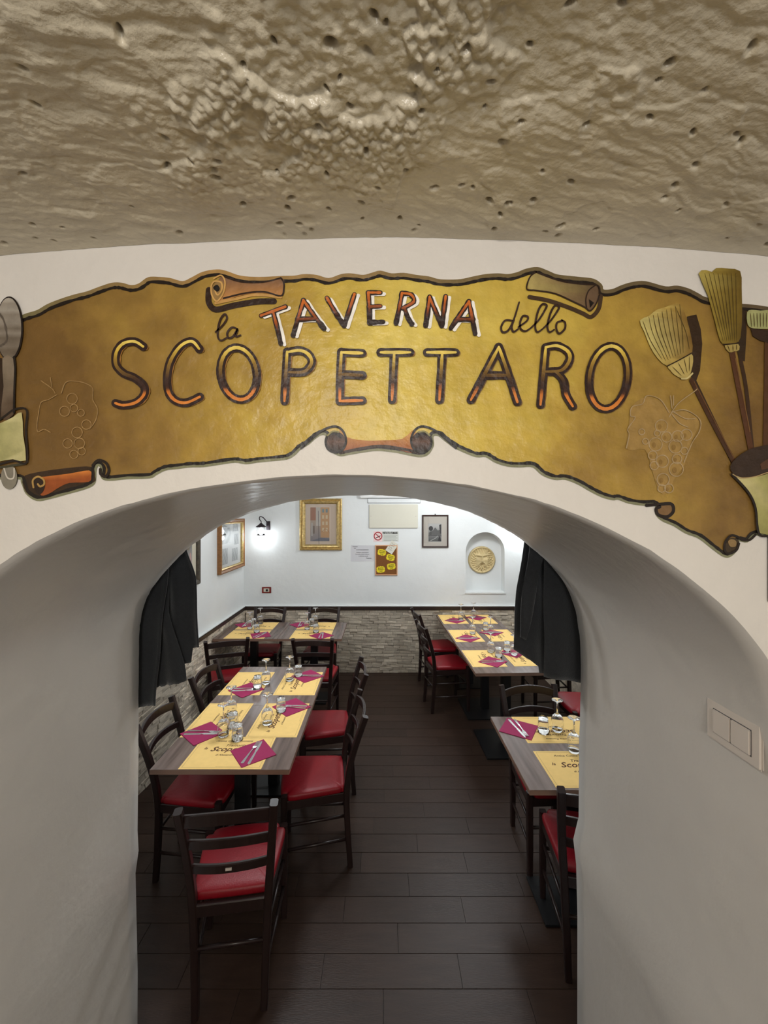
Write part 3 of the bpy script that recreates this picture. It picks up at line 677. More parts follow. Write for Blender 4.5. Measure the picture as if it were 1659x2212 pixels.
P.poly(D([(1000, 1470), (1080, 1495), (1180, 1485), (1264, 1460), (1480, 1440), (1500, 1860), (1264, 1885), (1190, 1868), (1165, 1700), (1110, 1590)]), lambda x, y: ramp((x-1590)/90+(y-1050)/500, [(0, (204, 192, 138)), (.4, (178, 172, 108)), (1, (132, 128, 70))]), 11, 0)
P.poly(D([(990, 1415), (1030, 1360), (1110, 1305), (1200, 1278), (1330, 1262), (1480, 1270), (1480, 1450), (1264, 1450), (1160, 1480), (1060, 1490), (1005, 1460)]), (52, 36, 26), 12, 2)
P.stroke(D([(1000, 1470), (1110, 1590), (1160, 1700), (1182, 1868), (1264, 1888), (1480, 1880)]), 5, (28, 18, 12), 13)
P.stroke(D([(1005, 1470), (1060, 1495), (1160, 1485), (1264, 1455), (1480, 1455)]), 2, (176, 150, 104), 14)
P.poly(D([(1190, 1400), (1264, 1350), (1400, 1350), (1264, 1425), (1200, 1440)]), (84, 56, 38), 13)
P.stroke(D([(1262, 1890), (1262, 2330)]), 5.5, (46, 26, 18), 5)
P.build('bucket', mural, label='painted cream bucket at the right edge holding the brooms')

# ------------------------------------------------------------ light switch in the passage
sw = thing('light_switch', 'off-white light switch plate on the right side of the arch passage', 'switch', (.7045, .812, 1.596), R(-90))
bm = bmesh.new(); box(bm, (-.064, -.009, -.0435), (.064, 0, .0435), .004); link('plate', bm_mesh('plate', bm), 'switch', sw)
link('gap', box_mesh('gap', (-.0445, -.0094, -.0255), (.0445, -.006, .0255)), 'greyink', sw)
for x0, x1 in ((-.043, -.0008), (.0008, .043)):
    link('rocker', box_mesh('rocker', (x0, -.0125, -.024), (x1, -.008, .024), .0015), 'switch', sw)

# ------------------------------------------------------------ curtains behind the arch
def interp(tab, z):
    tab = sorted(tab); zs = [t[0] for t in tab]; xs = [t[1] for t in tab]; return float(np.interp(z, zs, xs))
def panel(parent, Ltab, Rtab, hem, y0, amp, freq, ph, ztop=2.19, fray=0):
    nu, nv = 30, 40; v = []; f = []
    for i in range(nu+1):
        u = i/nu; zb = interp(hem, u)
        if fray: zb += random.uniform(-fray, fray)
        for j in range(nv+1):
            t = j/nv; z = ztop+(zb-ztop)*t; x = interp(Ltab, z)*(1-u)+interp(Rtab, z)*u
            y = y0+amp*math.sin(u*freq+ph+.6*t)*(.5+.5*t)+.004*math.sin(z*23+u*5)
            v.append((x, y, z))
    for i in range(nu):
        for j in range(nv):
            a = i*(nv+1)+j; f.append((a, a+nv+1, a+nv+2, a+1))
    o = link('panel', mesh('panel', v, f, True), 'cloth', parent)
    md = o.modifiers.new('thick', 'SOLIDIFY'); md.thickness = .004
    return o
cl = thing('curtain', 'charcoal cloth curtain hanging in layers behind the left side of the arch', 'curtain')
panel(cl, [(1.2, -.86), (2.2, -.86)], [(1.45, -.708), (1.512, -.709), (1.613, -.712), (1.696, -.716), (1.785, -.722), (1.83, -.735), (1.877, -.752), (2.2, -.83)], [(0, 1.44), (.62, 1.45), (.78, 1.452), (.8, 1.505), (1, 1.512)], 1.575, .012, 9, 0)
panel(cl, [(1.2, -.93), (2.2, -.93)], [(1.37, -.735), (1.45, -.746), (1.55, -.775), (1.66, -.806), (1.8, -.81), (2.2, -.84)], [(0, 1.36), (.5, 1.375), (1, 1.40)], 1.54, .01, 10, 2, fray=.003)
panel(cl, [(1.2, -1.12), (2.2, -1.12)], [(1.3, -.838), (1.42, -.832), (1.68, -.808), (1.83, -.79), (2.2, -.75)], [(0, 1.30), (.7, 1.31), (1, 1.32)], 1.505, .012, 14, 1, fray=.002)
bm = bmesh.new(); sweep(bm, [(-1.25, 1.53, 2.195), (-.7, 1.53, 2.195)], circ(.011), up=(0, 0, 1))
for x in (-1.2, -.75): sweep(bm, [(x, 1.45, 2.195), (x, 1.535, 2.195)], circ(.006, 8), up=(0, 0, 1))
link('curtain_rod', bm_mesh('curtain_rod', bm, True), 'black', cl)
cr_ = thing('curtain', 'charcoal cloth curtain with a folded flap behind the right side of the arch', 'curtain')
panel(cr_, [(1.45, .505), (1.574, .507), (1.634, .509), (1.738, .517), (1.821, .530), (1.91, .544), (2.2, .58)], [(1.2, .64), (2.2, .64)], [(0, 1.507), (.4, 1.475), (.68, 1.444), (.7, 1.42), (1, 1.41)], 1.56, .012, 7, 1)
panel(cr_, [(1.3, .601), (2.2, .601)], [(1.2, 1.02), (2.2, 1.02)], [(0, 1.423), (.16, 1.41), (.34, 1.393), (1, 1.385)], 1.52, .014, 14, 3)
panel(cr_, [(1.45, .505), (1.574, .507), (1.634, .509), (1.738, .517), (1.821, .530), (1.91, .544), (2.2, .57)], [(1.566, .527), (1.654, .546), (1.738, .563), (1.821, .576), (1.9, .60), (2.2, .64)], [(0, 1.574), (1, 1.566)], 1.50, .006, 4, 1)
bm = bmesh.new(); sweep(bm, [(.52, 1.53, 2.195), (1.1, 1.53, 2.195)], circ(.011), up=(0, 0, 1))
for x in (.6, 1.06): sweep(bm, [(x, 1.45, 2.195), (x, 1.535, 2.195)], circ(.006, 8), up=(0, 0, 1))
link('curtain_rod', bm_mesh('curtain_rod', bm, True), 'black', cr_)

# ------------------------------------------------------------ chairs
def chair_meshes(ln=.105):
    m = []
    wood = rrect(.032, .034, .005)
    for s in (-1, 1):
        bm = bmesh.new()
        pts = smoothpts([(s*.135, -.022, 0), (s*.14, -.006, .22), (s*.149, 0, .44), (s*.163, -.27*ln, .64), (s*.181, -ln, .878)], 4)
        sweep(bm, pts, wood, up=(0, 1, 0), scales=[.86+.14*min(1, p[2]/.3) for p in pts])
        m.append(('back_post', bm_mesh('back_post', bm, False), 'chair'))
        bm = bmesh.new(); sweep(bm, [(s*.178, .352, 0), (s*.178, .35, .2), (s*.178, .345, .468)], rrect(.034, .034, .006), scales=[.8, .95, 1])
        m.append(('leg', bm_mesh('leg', bm), 'chair'))
    def slat(z, h, hx, y0, arch):
        bm = bmesh.new(); pts = []; n = 12; rg = []
        for i in range(n+1):
            t = 2*i/n-1; x = t*hx; y = y0-.030*(1-t*t); zc = z+arch*(1-t*t)
            rg.append([bm.verts.new((x, y+a, zc+b)) for a, b in ((-.008, -h/2), (.008, -h/2), (.008, h/2-.003), (.004, h/2), (-.004, h/2), (-.008, h/2-.003))])
        for i in range(n):
            for j in range(6): bm.faces.new((rg[i][j], rg[i][(j+1) % 6], rg[i+1][(j+1) % 6], rg[i+1][j]))
        bm.faces.new(rg[0]); bm.faces.new(rg[-1][::-1])
        return bm_mesh('slat', bm)
    m.append(('slat', slat(.826, .048, .170, -.80*ln, .020), 'chair'))
    m.append(('slat', slat(.715, .036, .162, -.46*ln, .014), 'chair'))
    m.append(('slat', slat(.60, .034, .154, -.16*ln, .010), 'chair'))
    # seat frame
    bm = bmesh.new()
    sweep(bm, [(-.142, 0, .415), (.142, 0, .415)], rrect(.022, .05, .003), up=(0, 0, 1))
    sweep(bm, [(-.17, .348, .415), (.17, .348, .415)], rrect(.022, .05, .003), up=(0, 0, 1))
    for s in (-1, 1): sweep(bm, [(s*.145, 0, .415), (s*.176, .345, .415)], rrect(.022, .05, .003), up=(0, 0, 1))
    m.append(('seat_frame', bm_mesh('seat_frame', bm), 'chair'))
    for s in (-1, 1):
        for z in (.30, .165):
            bm = bmesh.new(); sweep(bm, [(s*.142, -.008, z), (s*.178, .35, z)], circ(.0085, 8), up=(0, 0, 1)); m.append(('stretcher', bm_mesh('stretcher', bm, True), 'chair'))
    for y, hx, z in ((-.012, .138, .27), (.35, .176, .27)):
        bm = bmesh.new(); sweep(bm, [(-hx, y, z), (hx, y, z)], circ(.0085, 8), up=(0, 0, 1)); m.append(('stretcher', bm_mesh('stretcher', bm, True), 'chair'))
    # cushion
    def rr(t): # outline, trapezoid with rounded corners and notches beside the rear posts
        return t
    out = [(-.128, .012), (.128, .012), (.150, .03), (.160, .05), (.178, .20), (.187, .318), (.160, .330), (.155, .352), (.13, .368), (0, .376), (-.13, .368), (-.155, .352), (-.160, .330), (-.187, .318), (-.178, .20), (-.160, .05), (-.150, .03)]
    o2 = smoothpts(out, 3, True); bm = bmesh.new(); rings = []
    for sc, z in ((.985, .440), (1.0, .448), (1.0, .462), (.985, .470), (.94, .476), (.8, .481), (.5, .485), (.2, .487)):
        rings.append([bm.verts.new((x*sc, .19+(y-.19)*sc, z)) for x, y in o2])
    n = len(o2)
    for a, b in zip(rings, rings[1:]):
        for i in range(n): bm.faces.new((a[i], a[(i+1) % n], b[(i+1) % n], b[i]))
    bm.faces.new(rings[0][::-1]); bm.faces.new(rings[-1])
    m.append(('seat', bm_mesh('seat', bm, True), 'red'))
    bm = bmesh.new(); box(bm, (-.011, -.16*ln-.0415, .605), (.013, -.16*ln-.035, .615)); m.append(('maker_plate', bm_mesh('maker_plate', bm), 'switch'))
    return m
CMS = {k: chair_meshes(k) for k in (.078, .105)}
def chair(x, y, rz, label, group='dark ladder-back chairs with red seats', tagplate=False, ln=.105):
    """x, y: middle between the rear legs on the floor; rz=0 faces +y"""
    t = thing('dining_chair', label, 'chair', (x, y, 0), R(rz), group)
    t.location = Vector((x, y, 0))
    for n, me, m in CMS[ln]:
        if n == 'maker_plate' and not tagplate: continue
        link(n, me, m, t)
chair(-.622, 1.677, 8, 'dark wooden chair with red seat nearest the camera, its back turned, at left table end', tagplate=True, ln=.078)
chair(-1.228, 2.385, -91, 'dark chair with red seat on the wall side of the left table, nearer one')
chair(-1.228, 3.03, -94, 'dark chair with red seat on the wall side of the left table, farther one')
chair(-.225, 2.475, 98, 'dark chair with red seat on the aisle side of the left table, nearer one')
chair(-.245, 3.08, 98, 'dark chair with red seat on the aisle side of the left table, farther one')
chair(-1.45, 3.81, 19, 'dark chair, back turned, at the far left corner table beside the stone wall')
chair(-.64, 3.835, 0, 'dark chair, back turned, at the far left corner table near the aisle')
chair(-1.37, 4.885, 180, 'dark chair facing the camera behind the far left table, near the corner')
chair(-.71, 4.89, 180, 'dark chair facing the camera behind the far left table, near the aisle')
chair(.50, 4.27, -79, 'dark chair with red seat on the aisle side of the long right table, nearer one')
chair(.49, 4.81, -80, 'dark chair on the aisle side of the long right table, by the back wall')
chair(.985, 2.64, 183, 'dark chair facing the camera, pushed under the far edge of the near right table')
chair(.945, 1.765, -12, 'dark chair with red seat, back turned, at the near right table by the passage edge')
chair(1.86, 3.38, 90, 'dark chair with red seat at the long right table below the right curtain')
chair(1.86, 4.2, 90, 'dark chair behind the right curtain at the long right table, farther one')

# ------------------------------------------------------------ tables
def table(x0, y0, wx_, wy_, label, rz=0, plate=(.145, -.145, .145), group='square laminate tables'):
    cx_, cy_ = x0+wx_/2, y0+wy_/2
    t = thing('dining_table', label, 'table', (cx_, cy_, 0), R(rz), group)
    a, b = wx_/2-.0008, wy_/2-.0008
    bm = bmesh.new(); box(bm, (-a, -b, .725), (a, b, .75), .0015)
    me = bm_mesh('tabletop', bm); me.materials.append(M['laminate']); me.materials.append(M['edge'])
    for p in me.polygons:
        if abs(p.normal.z) < .5: p.material_index = 1
    o = link('tabletop', me, None, t)
    bm = bmesh.new(); box(bm, (-plate[0], plate[1], 0), (plate[0], plate[2], .012), .003); link('base_plate', bm_mesh('base_plate', bm), 'black', t)
    bm = bmesh.new(); box(bm, (-.036, -.036, .012), (.036, .036, .70), .003); link('column', bm_mesh('column', bm), 'black', t)
    bm = bmesh.new(); box(bm, (-.2, -.03, .70), (.2, .03, .7249), .002); box(bm, (-.03, -.2, .70), (.03, .2, .7249), .002); link('bracket', bm_mesh('bracket', bm), 'black', t)
    return t
table(-1.164, 2.032, .70, .685, 'near half of the left laminate table, laid with a placemat at its end')
table(-1.164, 2.717, .70, .685, 'far half of the left laminate table, between its farther side chairs')
table(-1.735, 4.15, .66, .64, 'laminate table in the far left corner beside the stone wall')
table(-1.075, 4.15, .66, .64, 'laminate table at far left, the one nearer the aisle')
table(.68, 1.882, .70, .685, 'laminate table at near right, cut off by the passage edge', 0, (.23, -.23, .045))
table(.735, 3.268, .70, .64, 'laminate table of the long right row, nearest the camera', 1.9, (.23, -.23, .23))
table(.712, 3.908, .70, .64, 'laminate table of the long right row, middle one', 1.9, (.23, -.23, .23))
table(.688, 4.548, .70, .61, 'laminate table of the long right row, against the back wall', 1.9)
TZ = .75

# ------------------------------------------------------------ place settings
mat_me = box_mesh('placemat', (-.208, -.147, 0), (.208, .147, .0006))
print_me = join_texts('print', [('la', .03, .3, -.155, .025, .0006), ('Trattoria', .03, .35, -.05, .052, .0004), ('Scopettaro', .058, .35, -.115, .008, .0012), ('Antica Cucina Romana', .022, .3, -.115, .098, .0003),
                                ('di Alessandro e F.', .018, .35, -.07, -.032, .0003), ('........................................', .02, 0, -.03, -.128, 0)])
lv = [(-.196, -.135), (.196, -.135), (.196, .135), (-.196, .135)]
def frame_line(w_=.0009):
    v = []; f = []
    for (x, y) in lv: v += [(x, y, 0), (x-(w_ if x > 0 else -w_), y-(w_ if y > 0 else -w_), 0)]
    for i in range(4): j = (i+1) % 4; f.append((2*i, 2*j, 2*j+1, 2*i+1))
    return mesh('border_line', v, f)
line_me = frame_line()
def placemat(x, y, rz, where):
    o = tag(link('placemat', mat_me, 'mat', None, (x, y, TZ+.0002), (0, 0, R(rz))), 'yellow paper placemat with brown script ' + where, 'placemat', 'yellow paper placemats')
    link('print', print_me, 'ink', o, (0, 0, .0009)); link('border_line', line_me, 'ink', o, (0, 0, .0009))
bm = bmesh.new(); box(bm, (-.092, -.092, 0), (.092, .092, .0012)); box(bm, (-.09, -.091, .0014), (.0915, .09, .0026))
nap_me = bm_mesh('napkin', bm)
def knife():
    bm = bmesh.new()
    pts = [(-.105, 0), (-.10, .008), (-.06, .0075), (-.005, .0055), (0, .0055), (.012, .0095), (.07, .0095), (.095, .006), (.108, 0)]
    up = [(x, y if x < 0 else y*.9) for x, y in pts]; lo = [(x, -y if x < .0 else -y*.7) for x, y in pts[1:-1]]
    ol = up+lo[::-1]
    a = [bm.verts.new((x, y, 0)) for x, y in ol]; b = [bm.verts.new((x, y*.9, .0022)) for x, y in ol]
    bm.faces.new(a[::-1]); bm.faces.new(b); n = len(ol)
    for i in range(n): bm.faces.new((a[i], a[(i+1) % n], b[(i+1) % n], b[i]))
    return bm_mesh('knife', bm)
def fork():
    bm = bmesh.new()
    def sl(pts, z0=.0, th=.002):
        n = len(pts); L0 = []; 
        for x, hw, z in pts: L0.append([bm.verts.new((x, hw, z)), bm.verts.new((x, -hw, z)), bm.verts.new((x, -hw, z+th)), bm.verts.new((x, hw, z+th))])
        for a, b in zip(L0, L0[1:]):
            for k in range(4): bm.faces.new((a[k], a[(k+1) % 4], b[(k+1) % 4], b[k]))
        bm.faces.new(L0[0]); bm.faces.new(L0[-1][::-1])
    sl([(-.10, .004, 0), (-.095, .008, 0), (-.05, .006, .001), (0, .003, .003), (.03, .003, .003), (.04, .009, .001), (.052, .011, 0), (.06, .011, 0)])
    for k in range(4):
        y = -.0085+k*.00567
        r0 = len(bm.verts)
        L0 = []
        for x, z in ((.058, 0), (.08, .0005), (.098, .004)):
            L0.append([bm.verts.new((x, y+.0016, z)), bm.verts.new((x, y-.0016, z)), bm.verts.new((x, y-.0014, z+.0018)), bm.verts.new((x, y+.0014, z+.0018))])
        for a, b in zip(L0, L0[1:]):
            for q in range(4): bm.faces.new((a[q], a[(q+1) % 4], b[(q+1) % 4], b[q]))
        bm.faces.new(L0[-1][::-1])
    return bm_mesh('fork', bm)
kn_me, fk_me = knife(), fork()
def setting(x, y, dirdeg, where, nrot=45):
    """cutlery points along dirdeg (0 = +x)"""
    z = TZ+.0012
    tag(link('napkin', nap_me, 'napkin', None, (x, y, z), (0, 0, R(dirdeg+nrot))), 'folded magenta paper napkin ' + where, 'napkin', 'magenta paper napkins')
    d = R(dirdeg); px_, py_ = -math.sin(d), math.cos(d)
    z2 = z+.0028
    tag(link('fork', fk_me, 'steel', None, (x+px_*.013, y+py_*.013, z2), (0, 0, d-.05)), 'steel fork on the napkin ' + where, 'fork', 'steel forks')
    tag(link('knife', kn_me, 'steel', None, (x-px_*.013, y-py_*.013, z2), (0, 0, d+.05)), 'steel knife on the napkin ' + where, 'knife', 'steel knives')
W = {
 'a': 'at the near end of the left table', 'b': 'on the wall side of the left table, nearer', 'c': 'on the aisle side of the left table, nearer',
 'd': 'on the wall side of the left table, farther', 'e': 'on the aisle side of the left table, farther', 'f': 'at the far edge of the near right table', 'f2': 'at the front edge of the near right table',
 'g': 'on the aisle side of the long right table, nearest', 'h': 'on the aisle side of the long right table, middle', 'i': 'on the aisle side of the long right table, farthest',
 'j': 'on the outer side of the long right table, nearest', 'k': 'on the outer side of the long right table, middle', 'l': 'on the outer side of the long right table, farthest',
 'm': 'at the front left of the far left table', 'n': 'at the front right of the far left table', 'o': 'at the back left of the far left table', 'p': 'at the back right of the far left table'}
for x, y, rz, k in ((-.815, 2.184, 0, 'a'), (-1.013, 2.535, -90, 'b'), (-.637, 2.535, 90, 'c'), (-1.013, 3.075, -90, 'd'), (-.625, 3.075, 90, 'e'),
                    (1.018, 2.415, 180, 'f'), (1.018, 2.045, 0, 'f2'),
                    (.893, 3.605, -88, 'g'), (.873, 4.265, -88, 'h'), (.852, 4.93, -88, 'i'), (1.245, 3.62, 92, 'j'), (1.235, 4.28, 92, 'k'), (1.19, 4.93, 92, 'l'),
                    (-1.42, 4.31, 0, 'm'), (-.745, 4.31, 0, 'n'), (-1.42, 4.635, 180, 'o'), (-.745, 4.635, 180, 'p')):
    placemat(x, y, rz, W[k])
for x, y, d, k, n in ((-.69, 2.175, 85, 'a', -48), (-1.045, 2.37, -2, 'b', 50), (-.6, 2.69, 176, 'c', 48), (-.985, 2.95, 2, 'd', 48), (-.585, 3.2, 176, 'e', 48),
                      (.81, 2.42, -84, 'f', 52), (.95, 3.51, 2, 'g', 45), (.875, 4.17, 0, 'h', 45), (.868, 4.86, 0, 'i', 45), (1.19, 3.73, 180, 'j', 45), (1.17, 4.37, 180, 'k', 45), (1.15, 5.0, 180, 'l', 45),
                      (-1.28, 4.28, 70, 'm', 45), (-.637, 4.26, 92, 'n', 45), (-1.57, 4.68, -90, 'o', 45), (-.94, 4.68, -90, 'p', 45)):
    setting(x, y, d, W[k], n)
# glasses, all set upside down
wine_me = lathe_mesh('wine_glass', [(.0285, 0), (.032, .02), (.035, .045), (.033, .07), (.024, .088), (.011, .098), (.0042, .106), (.0034, .14), (.0042, .168), (.012, .174), (.031, .1785), (.032, .1795), (.031, .1802), (.002, .1802), (0, .1802)] , 28)
wi = [(0, .0895), (.012, .0885), (.0225, .084), (.0315, .069), (.0335, .045), (.0305, .02), (.0275, 0)]
def glassware(name, outer, inner, n=28):
    return lathe_mesh(name, inner+outer, n)
wine_me = glassware('wine_glass', [(.0285, 0), (.032, .02), (.035, .045), (.033, .07), (.0245, .088), (.011, .099), (.0045, .107), (.0036, .14), (.0045, .167), (.012, .174), (.031, .1785), (.0322, .1795), (.031, .1803), (0, .1806)], wi)
tumb_me = glassware('tumbler', [(.0325, 0), (.0315, .03), (.028, .07), (.0265, .086), (.024, .0885), (0, .0885)], [(0, .076), (.022, .076), (.0255, .066), (.0292, .03), (.0305, 0)], 12)
WG = [(-.914, 2.344, 'beside the napkin on the near wall side of the left table'), (-.957, 2.58, 'at the wall-side middle of the left table'), (-.70, 2.478, 'at the aisle-side middle of the left table'),
      (-.874, 3.06, 'at the far end of the left table, wall side'), (-.71, 3.12, 'at the far end of the left table, aisle side'),
      (1.03, 2.40, 'at the middle of the near right table'), (1.03, 2.19, 'between the two placemats of the near right table'),
      (.949, 4.92, 'on the long right table near the back wall, left one'), (1.12, 5.0, 'on the long right table near the back wall, right one'), (.96, 4.33, 'at the middle of the long right table, aisle side'),
      (1.15, 4.33, 'at the middle of the long right table, outer side'), (1.0, 3.76, 'at the near part of the long right table, aisle side'), (1.19, 3.68, 'at the near part of the long right table by the curtain'),
      (-1.47, 4.52, 'on the far left table, corner side, front one'), (-1.414, 4.72, 'on the far left table, corner side, rear one'), (-.83, 4.5, 'on the far left table, aisle side, front one'), (-.777, 4.73, 'on the far left table, aisle side, rear one')]
for x, y, l in WG: tag(link('wine_glass', wine_me, 'glass', None, (x, y, TZ+.001)), 'upside-down wine glass ' + l, 'glass', 'upturned wine glasses')
TG = [(-.82, 2.306, 'on the end placemat of the left table'), (-.895, 2.44, 'between two wine glasses on the left table'), (-.655, 2.634, 'beside the nearer aisle-side napkin of the left table'), (-.917, 2.99, 'beside the farther wall-side napkin of the left table'), (-.66, 3.2, 'beside the farther aisle-side napkin of the left table'),
      (.94, 2.38, 'beside the napkin on the near right table'), (1.035, 3.63, 'at the near part of the long right table, aisle side'), (1.16, 3.79, 'at the near part of the long right table by the curtain'), (1.13, 4.46, 'at the middle of the long right table'),
      (-1.46, 4.63, 'on the far left table, corner side, rear one'), (-1.35, 4.38, 'on the far left table, corner side, front one'), (-.80, 4.62, 'on the far left table, aisle side, rear one'), (-.714, 4.38, 'on the far left table, aisle side, front one')]
for x, y, l in TG: tag(link('tumbler', tumb_me, 'glass', None, (x, y, TZ+.001)), 'upside-down glass tumbler ' + l, 'glass', 'upturned tumblers')

# ------------------------------------------------------------ things on the walls
KB = 5.2/880
bx = lambda px: (px-826)*KB
bz = lambda py: 2.03-(py-1109)*KB
def ring(name, w_, h_, prof_, m, parent):
    """mitred moulding; prof_ = (inset from outer edge, height off the wall)"""
    v = []; f = []; n = len(prof_)
    for sx, sz in ((-1, -1), (1, -1), (1, 1), (-1, 1)):
        for i, d in prof_: v.append((sx*(w_/2-i), -d, sz*(h_/2-i)))
    for c in range(4):
        for j in range(n-1):
            a, b = c*n+j, ((c+1) % 4)*n+j; f.append((a, b, b+1, a+1))
    bm = bmesh.new(); me = mesh(name, v, f); bm.from_mesh(me); bmesh.ops.recalc_face_normals(bm, faces=bm.faces); bm.to_mesh(me); bm.free()
    return link(name, me, m, parent)
def art(parent, draw, y=-.006, m='print', name='picture', label=None):
    P = Paint(); draw(P); o = P.build(name, parent, m, label); o.location = (0, y, 0); return o
def pane(parent, w_, h_, y=-.011):
    return link('glass_pane', box_mesh('glass_pane', (-w_/2, y-.001, -h_/2), (w_/2, y+.001, h_/2)), 'glass', parent)
def rect(P, x0, z0, x1, z1, c, lay=0): P.poly([(x0, z0), (x1, z0), (x1, z1), (x0, z1)], c, lay)
# big gilt frame
gx0, gx1, gz0, gz1 = bx(648), bx(739), bz(1188), bz(1077)
g = thing('framed_picture', 'large gilt framed picture of an old street on the back wall', 'picture', ((gx0+gx1)/2, YB-.001, (gz0+gz1)/2), 0)
GW, GH = gx1-gx0, gz1-gz0
ring('frame', GW, GH, [(0, 0), (0, .03), (.012, .036), (.025, .022), (.04, .034), (.055, .030), (.068, .014), (.072, .01), (.072, .0)], 'gold', g)
def street(P):
    rect(P, -GW/2+.05, -GH/2+.05, GW/2-.05, GH/2-.05, (226, 205, 184))
    a, b, c, d = -.135, .108, -.215, .215
    P.grid(a, c, b, d, 6, 10, lambda x, z: mixc((150, 140, 142), (214, 178, 140), (z-c)/(d-c)), 1)
    rect(P, a, .05, a+.07, d, (176, 120, 92), 2); rect(P, a+.07, -.02, a+.13, d, (206, 196, 184), 2)
    rect(P, a+.13, -.17, b, d, (206, 158, 108), 2); P.poly([(a, c), (a+.13, -.17), (b, -.18), (b, c)], (120, 118, 128), 3)
    for i in range(2):
        for j in range(4):
            x0 = a+.15+i*.045; z0 = .15-j*.08; rect(P, x0, z0, x0+.026, z0+.045, ((120, 140, 140), (220, 200, 160))[j > 0], 3)
    rect(P, a+.03, -.12, a+.055, -.02, (130, 110, 96), 3); rect(P, a+.012, -.15, a+.03, .02, (196, 188, 180), 3)
    P.stroke([(a+.11, -.25), (a+.105, -.05), (a+.1, .17)], .005, (70, 62, 60), 4)
    P.stroke([(a+.14, -.1), (a+.2, -.06), (b, -.11)], .006, (180, 130, 84), 4)
art(g, street); pane(g, GW-.13, GH-.13)
# small dark frame with a monochrome landscape
o = thing('framed_picture', 'small dark framed black and white landscape print on the back wall', 'picture', (bx(940), YB-.001, bz(1147.5)), 0)
ring('frame', .335, .415, [(0, 0), (0, .016), (.004, .02), (.014, .018), (.018, .008), (.018, 0)], 'darkframe', o)
def landscape(P):
    rect(P, -.155, -.195, .155, .195, (216, 208, 196)); rect(P, -.09, -.135, .082, .1, (206, 204, 198), 1)
    P.grid(-.085, -.13, .077, .085, 4, 6, lambda x, z: mixc((90, 90, 88), (212, 210, 206), (z+.13)/.2), 2)
    P.poly([(-.085, -.02), (-.03, .01), (0, .05), (.03, .01), (.077, .02), (.077, -.05), (-.085, -.05)], (110, 108, 106), 3)
    P.poly([(-.055+.028*math.cos(a), .035+.032*math.sin(a)) for a in [i*.7 for i in range(9)]], (62, 60, 60), 4)
    rect(P, -.058, -.05, -.052, .02, (50, 48, 48), 4)
    P.poly([(.05, .08), (.077, .09), (.077, -.03), (.06, -.03)], (58, 56, 56), 4)
    P.poly([(.03, -.13), (.055, -.05), (.077, -.13)], (52, 50, 50), 4)
    P.stroke([(-.085, -.06), (0, -.055), (.077, -.06)], .008, (70, 68, 66), 4)
    P.stroke([(-.06, -.12), (0, -.09), (.03, -.06)], .008, (190, 188, 184), 5)
art(o, landscape); pane(o, .3, .38)
link('hook', box_mesh('hook', (-.006, -.008, .206), (.006, 0, .222), .001), 'black', o)
# left wall pictures
def on_left(name, label, d0, d1, z0, z1):
    return thing(name, label, 'picture', (XL+.001, (d0+d1)/2, (z0+z1)/2), R(90), None), d1-d0, z1-z0
o, w_, h_ = on_left('framed_picture', 'brown and gilt framed set of small grey photographs on the left wall', 4.36, 5.12, 1.37, 1.965)
ring('frame', w_, h_, [(0, 0), (0, .04), (.012, .045), (.03, .034), (.04, .036), (.05, .016), (.052, 0)], 'brownwood', o)
ring('gilt_edge', w_-.08, h_-.08, [(0, .03), (.004, .037), (.014, .03), (.018, .012), (.018, .002)], 'gold', o)
def photos(P):
    rect(P, -w_/2+.04, -h_/2+.04, w_/2-.04, h_/2-.04, (226, 228, 226))
    for x0, z0, x1, z1, r in ((-.27, -.21, -.1, -.03, .05), (.03, -.2, .22, -.05, -.06), (-.3, .02, -.02, .2, 0), (.1, -.01, .25, .12, .02), (.06, .15, .24, .25, 0)):
        P.grid(x0, z0, x1, z1, 5, 5, lambda x, z: (mixc((120, 124, 124), (196, 200, 200), .5+.5*math.sin(x*70+z*50)),)[0], 1)
art(o, photos); pane(o, w_-.1, h_-.1, -.014)
o, w2, h2 = on_left('framed_picture', 'dark mottled framed picture with pink figures, half hidden by the left curtain', 3.28, 3.9, 1.36, 1.95)
ring('frame', w2, h2, [(0, 0), (0, .028), (.01, .034), (.03, .03), (.045, .02), (.05, .008), (.05, 0)], 'greyframe', o)
def pinkart(P):
    rect(P, -w2/2+.04, -h2/2+.04, w2/2-.04, h2/2-.04, (232, 220, 190))
    P.grid(-.2, -.19, .18, .17, 5, 6, lambda x, z: mixc((222, 186, 170), (110, 112, 112), (z+.19)/.3), 1)
    for i in range(6): P.stroke([(-.16+i*.06, -.16), (-.15+i*.06, -.05), (-.155+i*.06, 0)], .025, (208, 150, 136), 2)
art(o, pinkart); pane(o, w2-.09, h2-.09, -.012)

# wall unit and blank panel
ac = thing('air_conditioner', 'white wall air conditioner just below the crown of the arch, on the back wall', 'air conditioner', (bx(851), YB, 0), 0)
w_ = (908-795)*KB
bm = bmesh.new(); box(bm, (-w_/2-.1, -.05, 2.225), (w_/2+.1, 0, 2.47), .012); link('housing', bm_mesh('housing', bm, False), 'white', ac)
link('air_flap', box_mesh('air_flap', (-w_/2, -.012, 2.165), (w_/2, 0, 2.22), .003), 'plaster', ac)
link('seam', box_mesh('seam', (-w_/2-.003, -.002, 2.160), (w_/2+.003, 0, 2.2245)), 'greyink', ac)
pb_ = thing('wall_panel', 'blank ivory cover panel on the back wall under the air conditioner', 'panel', (bx(850), YB, bz(1115)), 0)
link('cover', box_mesh('cover', (-.31, -.018, -.152), (.31, 0, .15), .005), 'cream', pb_)
for s in (-1, 1): link('screw', lathe_mesh('screw', [(0, .003), (.006, .002), (.007, 0)], 10), 'switch', pb_, (s*.285, -.017, -.0), (R(90), 0, 0))
